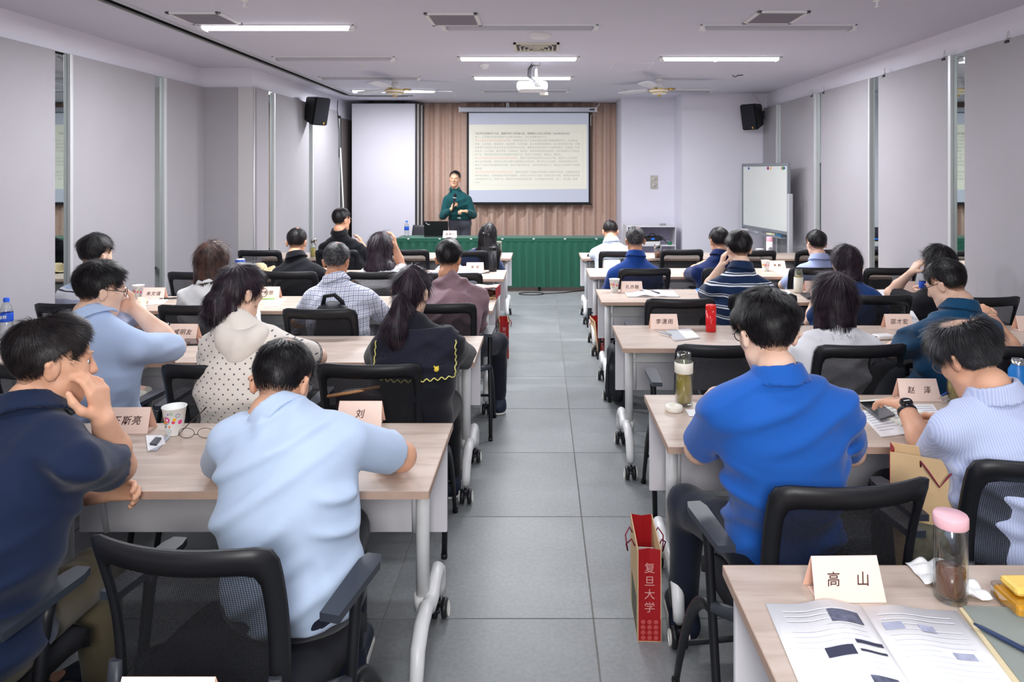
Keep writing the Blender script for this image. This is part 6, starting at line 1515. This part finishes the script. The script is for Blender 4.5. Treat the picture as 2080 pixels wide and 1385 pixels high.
sheet('paper_sheet', ((535, 604), (560, 604), (558, 608), (533, 608)), 'green slip under the card beside the bun woman', 'paper', mat('slip_green', '7fc05a', .6), .003)
sheet('paper_sheet', ((962, 552), (985, 552), (978, 561), (955, 561)), 'white paper before the card 朱 军', 'paper')
sheet('paper_sheet', ((715, 519), (735, 518), (728, 524), (708, 524)), 'white paper before the man in black polo', 'paper')
# folded eyeglasses
r = empty('eyeglasses', on(398, 890), 0, 'thin folded eyeglasses right of the big patterned cup', 'eyeglasses'); gm = mat('glasses_wire', '3a2c26', .3, metal=.5); b = MB()
for cx in (-.034, .034):
    b.tube([(cx+.028*math.cos(t), .0, .019+.018*math.sin(t)) for t in [k*2*PI/20 for k in range(20)]], .0011, 6, closed=True)
b.tube([(-.008, 0, .014), (.008, 0, .014)], .0014, 6).build('rims', gm, r)
MB().tube([(-.064, 0, .012), (-.05, .05, .035), (-.028, .10, .06), (-.022, .125, .07)], [.0015, .0018, .002, .0035], 6).build('temple', gm, r)
MB().tube([(.064, 0, .012), (.07, .06, .01), (.068, .12, .006)], [.0015, .0018, .002], 6).build('temple', gm, r)
# straw hat and mouth-open kraft bag on left tables
r = empty('straw_hat', on(527, 552), .2, 'floppy straw-beige hat on the fourth left table', 'hat'); MS = mat('straw', 'd8c39a', .8, var=.12, vs=60, bump=.4, bs=200)
MB().lathe([(0, .085), (.04, .082), (.065, .06), (.075, .02), (.08, .016)], 24).build('crown', MS, r)
MB().grid(lambda u, v: ((.078+.065*v)*math.cos(u*2*PI), (.078+.065*v)*math.sin(u*2*PI), .016+.018*v*math.sin(u*6*PI)+.012*v), 48, 5, thick=(0, 0, .002)).build('brim', MS, r)
r = empty('lying_paper_bag', on(985, 606), -.1, 'kraft gift bag lying open on the third left table by the aisle', 'bag')
MB().bb(-.10, .09, -.04, .17, .002, .012, .002).build('lower_face', M_KRAFT, r)
MB().grid(lambda u, v: (-.11+.20*u, -.03+.20*v, .085-.01*v+.004*math.sin(u*9)), 6, 3, thick=(0, 0, .002)).build('upper_face', mat('pale_kraft', 'ecdcc4', .7), r)
MB().bb(.088, .093, -.035, .17, .004, .085).build('side', M_RED, r)
MB().tube([(-.02, -.03, .09), (.0, -.06, .088), (.06, -.05, .088), (.075, -.02, .09)], .0025, 6).tube([(-.02, -.03, .012), (.03, -.06, .008), (.08, -.04, .01)], .0025, 6).build('handle', mat('cord_red', 'a33a3c', .7), r)
o = MB().lathe([(0, 0), (.026, 0), (.027, .01), (.027, .11), (.018, .13), (.018, .15), (0, .15)], 16, axis=(1, .1, 0)).build('brown_bottle', mat('brown_glass', '3a2018', .2), loc=(PT(985, 606, TH).x-.07, PT(985, 606, TH).y+.0, TH+.04)); tag(o, 'small dark brown bottle inside the lying kraft bag', 'bottle')

# ------------------------------------------------------------------ red and kraft gift bags
def gift_bag(loc, rz, label, txt='复旦大学', lean=0., h=.33, w=.082, d=.27, latin=False, papers=True, face=-1):
    r = empty('gift_bag', loc, rz, label, 'bag', 'red and kraft gift bags'); r.rotation_euler = (0, lean, rz)
    t = .0015
    for s in (-1, 1): MB().bb(s*w/2-t, s*w/2+t, -d/2, d/2, 0, h).build('kraft_side', M_KRAFT, r)
    for s in (-1, 1):
        y = s*d/2; g_ = MB().grid(lambda u, v: ((u-.5)*w, y-s*.012*(1-abs(2*u-1))*v, h*v), 4, 4, sm=False, thick=(0, .0015, 0)).build('red_gusset', M_RED, r)
        b = MB()
        for i in range(3):
            for j in range(4):
                b.lathe([(0, .0006), (.0075, .0003), (.009, 0)], 6, ((i-1)*w*.28, y+(s*.002 if s > 0 else -.002), .015+j*.019), axis=(0, s, 0))
        b.build('print_dots', mat('bag_rose', 'c8504e', .6), r)
    MB().bb(-w/2, w/2, -d/2, d/2, 0, .003).build('base_panel', M_KRAFT, r)
    mt = mat('bag_lettering', 'e8a7a2', .6)
    yy = -d/2-.003
    if latin: text('lettering', txt, .030, r, (0, yy+.001, h*.58), (PI/2, PI/2, 0), mt, bold=.0006)
    else:
        for k, ch in enumerate(txt): text('lettering', ch, .040, r, (0, yy-.0005, h*.80-k*.047), (PI/2, 0, 0), mt)
    for s in (-1, 1):
        x = s*(w/2+.003)
        MB().tube([(x, -.05, h-.03), (x+s*.012, -.05, h-.005), (x+s*.03, -.02, h-.04 if s < 0 else h-.03), (x+s*.022, .0, h-.075), (x+s*.028, .03, h-.03), (x+s*.01, .05, h-.01), (x, .05, h-.03)], .0028, 6).build('cord_handle', mat('cord_maroon', '7c1f36', .7), r)
    b = MB()
    for k in range(3): b.box((0, -.02+.03*k, h*.3), (w*.7, .004, h*.93), rot=(.03*k, .04*(k-1), 0))
    if papers: b.build('papers', M_PAPER, r)
    else: b.bm.free()
    MB().bb(-w/2-.0022, -w/2-.0016, -d*.35, d*.30, .01, h*.42).build('printed_photo', mat('bag_photo', '6d6a5c', .7, var=.5, vs=25), r)
    return r
gift_bag((.392, 2.70, 0), -.03, 'nearest red-ended gift bag on the floor beside the caster, right of the aisle')
gift_bag((-.35, 6.58, 0), .10, 'red gift bag with white characters on the floor, left of the aisle')
gift_bag((.545, 6.62, 0), .12, 'red gift bag with Latin letters leaning under the right tables', txt='FUDAN UNIVERSITY', latin=True, lean=-.10)
gift_bag((1.235, 2.22, .46), 1.10, 'open kraft gift bag wedged between two chairs before the writing man', h=.35, w=.09, d=.27)

# ------------------------------------------------------------------ backpacks and soft bags
def soft(name, prims, h, m, label, cat, parts=None, amp=.006, lo=None):
    V, Q = surf(prims, h, lambda p, d: (np.maximum(d, .004-p[:, 2]) if lo is None else np.maximum(d, lo-p[:, 2]))-amp*(vnoise(p*14)-.5)*2)
    r = empty(name, (0, 0, 0), 0, label, cat); link_mesh('bag_body', np_mesh('bag_body', V, Q), m, r); return r
M_BAG = mat('black_nylon', '171a22', .6, bump=.3, bs=200)
r = soft('backpack', [cap((.565, 5.22, .10), (.555, 5.26, .36), .085, .075, .03, (0, 1, 0), 1.5), cap((.515, 5.2, .10), (.515, 5.2, .24), .05, .045, .03, (0, 1, 0), 1.4)], .010, M_BAG, 'black backpack standing on the floor at the aisle side, third right table', 'backpack')
MB().tube([(.5, 5.12, .40), (.475, 5.12, .30), (.47, 5.1, .12), (.49, 5.1, .04)], .012, 8, flat=.4).build('strap', M_BAG, r)
MB().tube([(.53, 5.24, .42), (.535, 5.22, .46), (.56, 5.2, .46), (.57, 5.22, .42)], .008, 6).build('handle', M_BAG, r)
r = soft('backpack', [cap((-1.27, 4.36, .56), (-1.27, 4.34, .83), .085, .07, .03, (1, 0, 0), 1.5), cap((-1.27, 4.29, .56), (-1.27, 4.29, .66), .05, .045, .03, (1, 0, 0), 1.6)], .010, M_BAG, 'black backpack behind the plaid shirt man, its loop above the chair', 'backpack', lo=.49)
MB().tube([(-1.33, 4.33, .86), (-1.31, 4.31, .935), (-1.25, 4.31, .945), (-1.21, 4.33, .90), (-1.20, 4.34, .85)], .013, 8, flat=.35).build('handle', M_BAG, r)
r = soft('handbag', [cap((1.62, 3.40, .56), (1.64, 3.40, .74), .055, .05, .03, (1, 0, 0), 1.9)], .010, M_BAG, 'black handbag on the chair behind the woman in white blouse', 'handbag', lo=.49)
MB().box((1.62, 3.335, .585), (.03, .004, .006), .001).build('clasp', M_STEEL, r)
MB().tube([(1.55, 3.39, .74), (1.56, 3.38, .84), (1.68, 3.38, .85), (1.72, 3.39, .75)], .008, 6).build('handle', M_BAG, r)
r = soft('handbag', [cap((-.78, 3.06, .55), (-.78, 3.05, .72), .05, .045, .03, (1, 0, 0), 2.2)], .010, mat('dark_brown_leather', '3a2a30', .5, var=.2, vs=40), 'dark brown handbag with tan trim on the ponytail woman chair', 'handbag', lo=.49)
MB().tube([(-.90, 3.0, .745), (-.80, 2.985, .765), (-.68, 3.0, .785)], .007, 6).build('trim', mat('tan_trim', 'b8865a', .5), r)
flush_text()
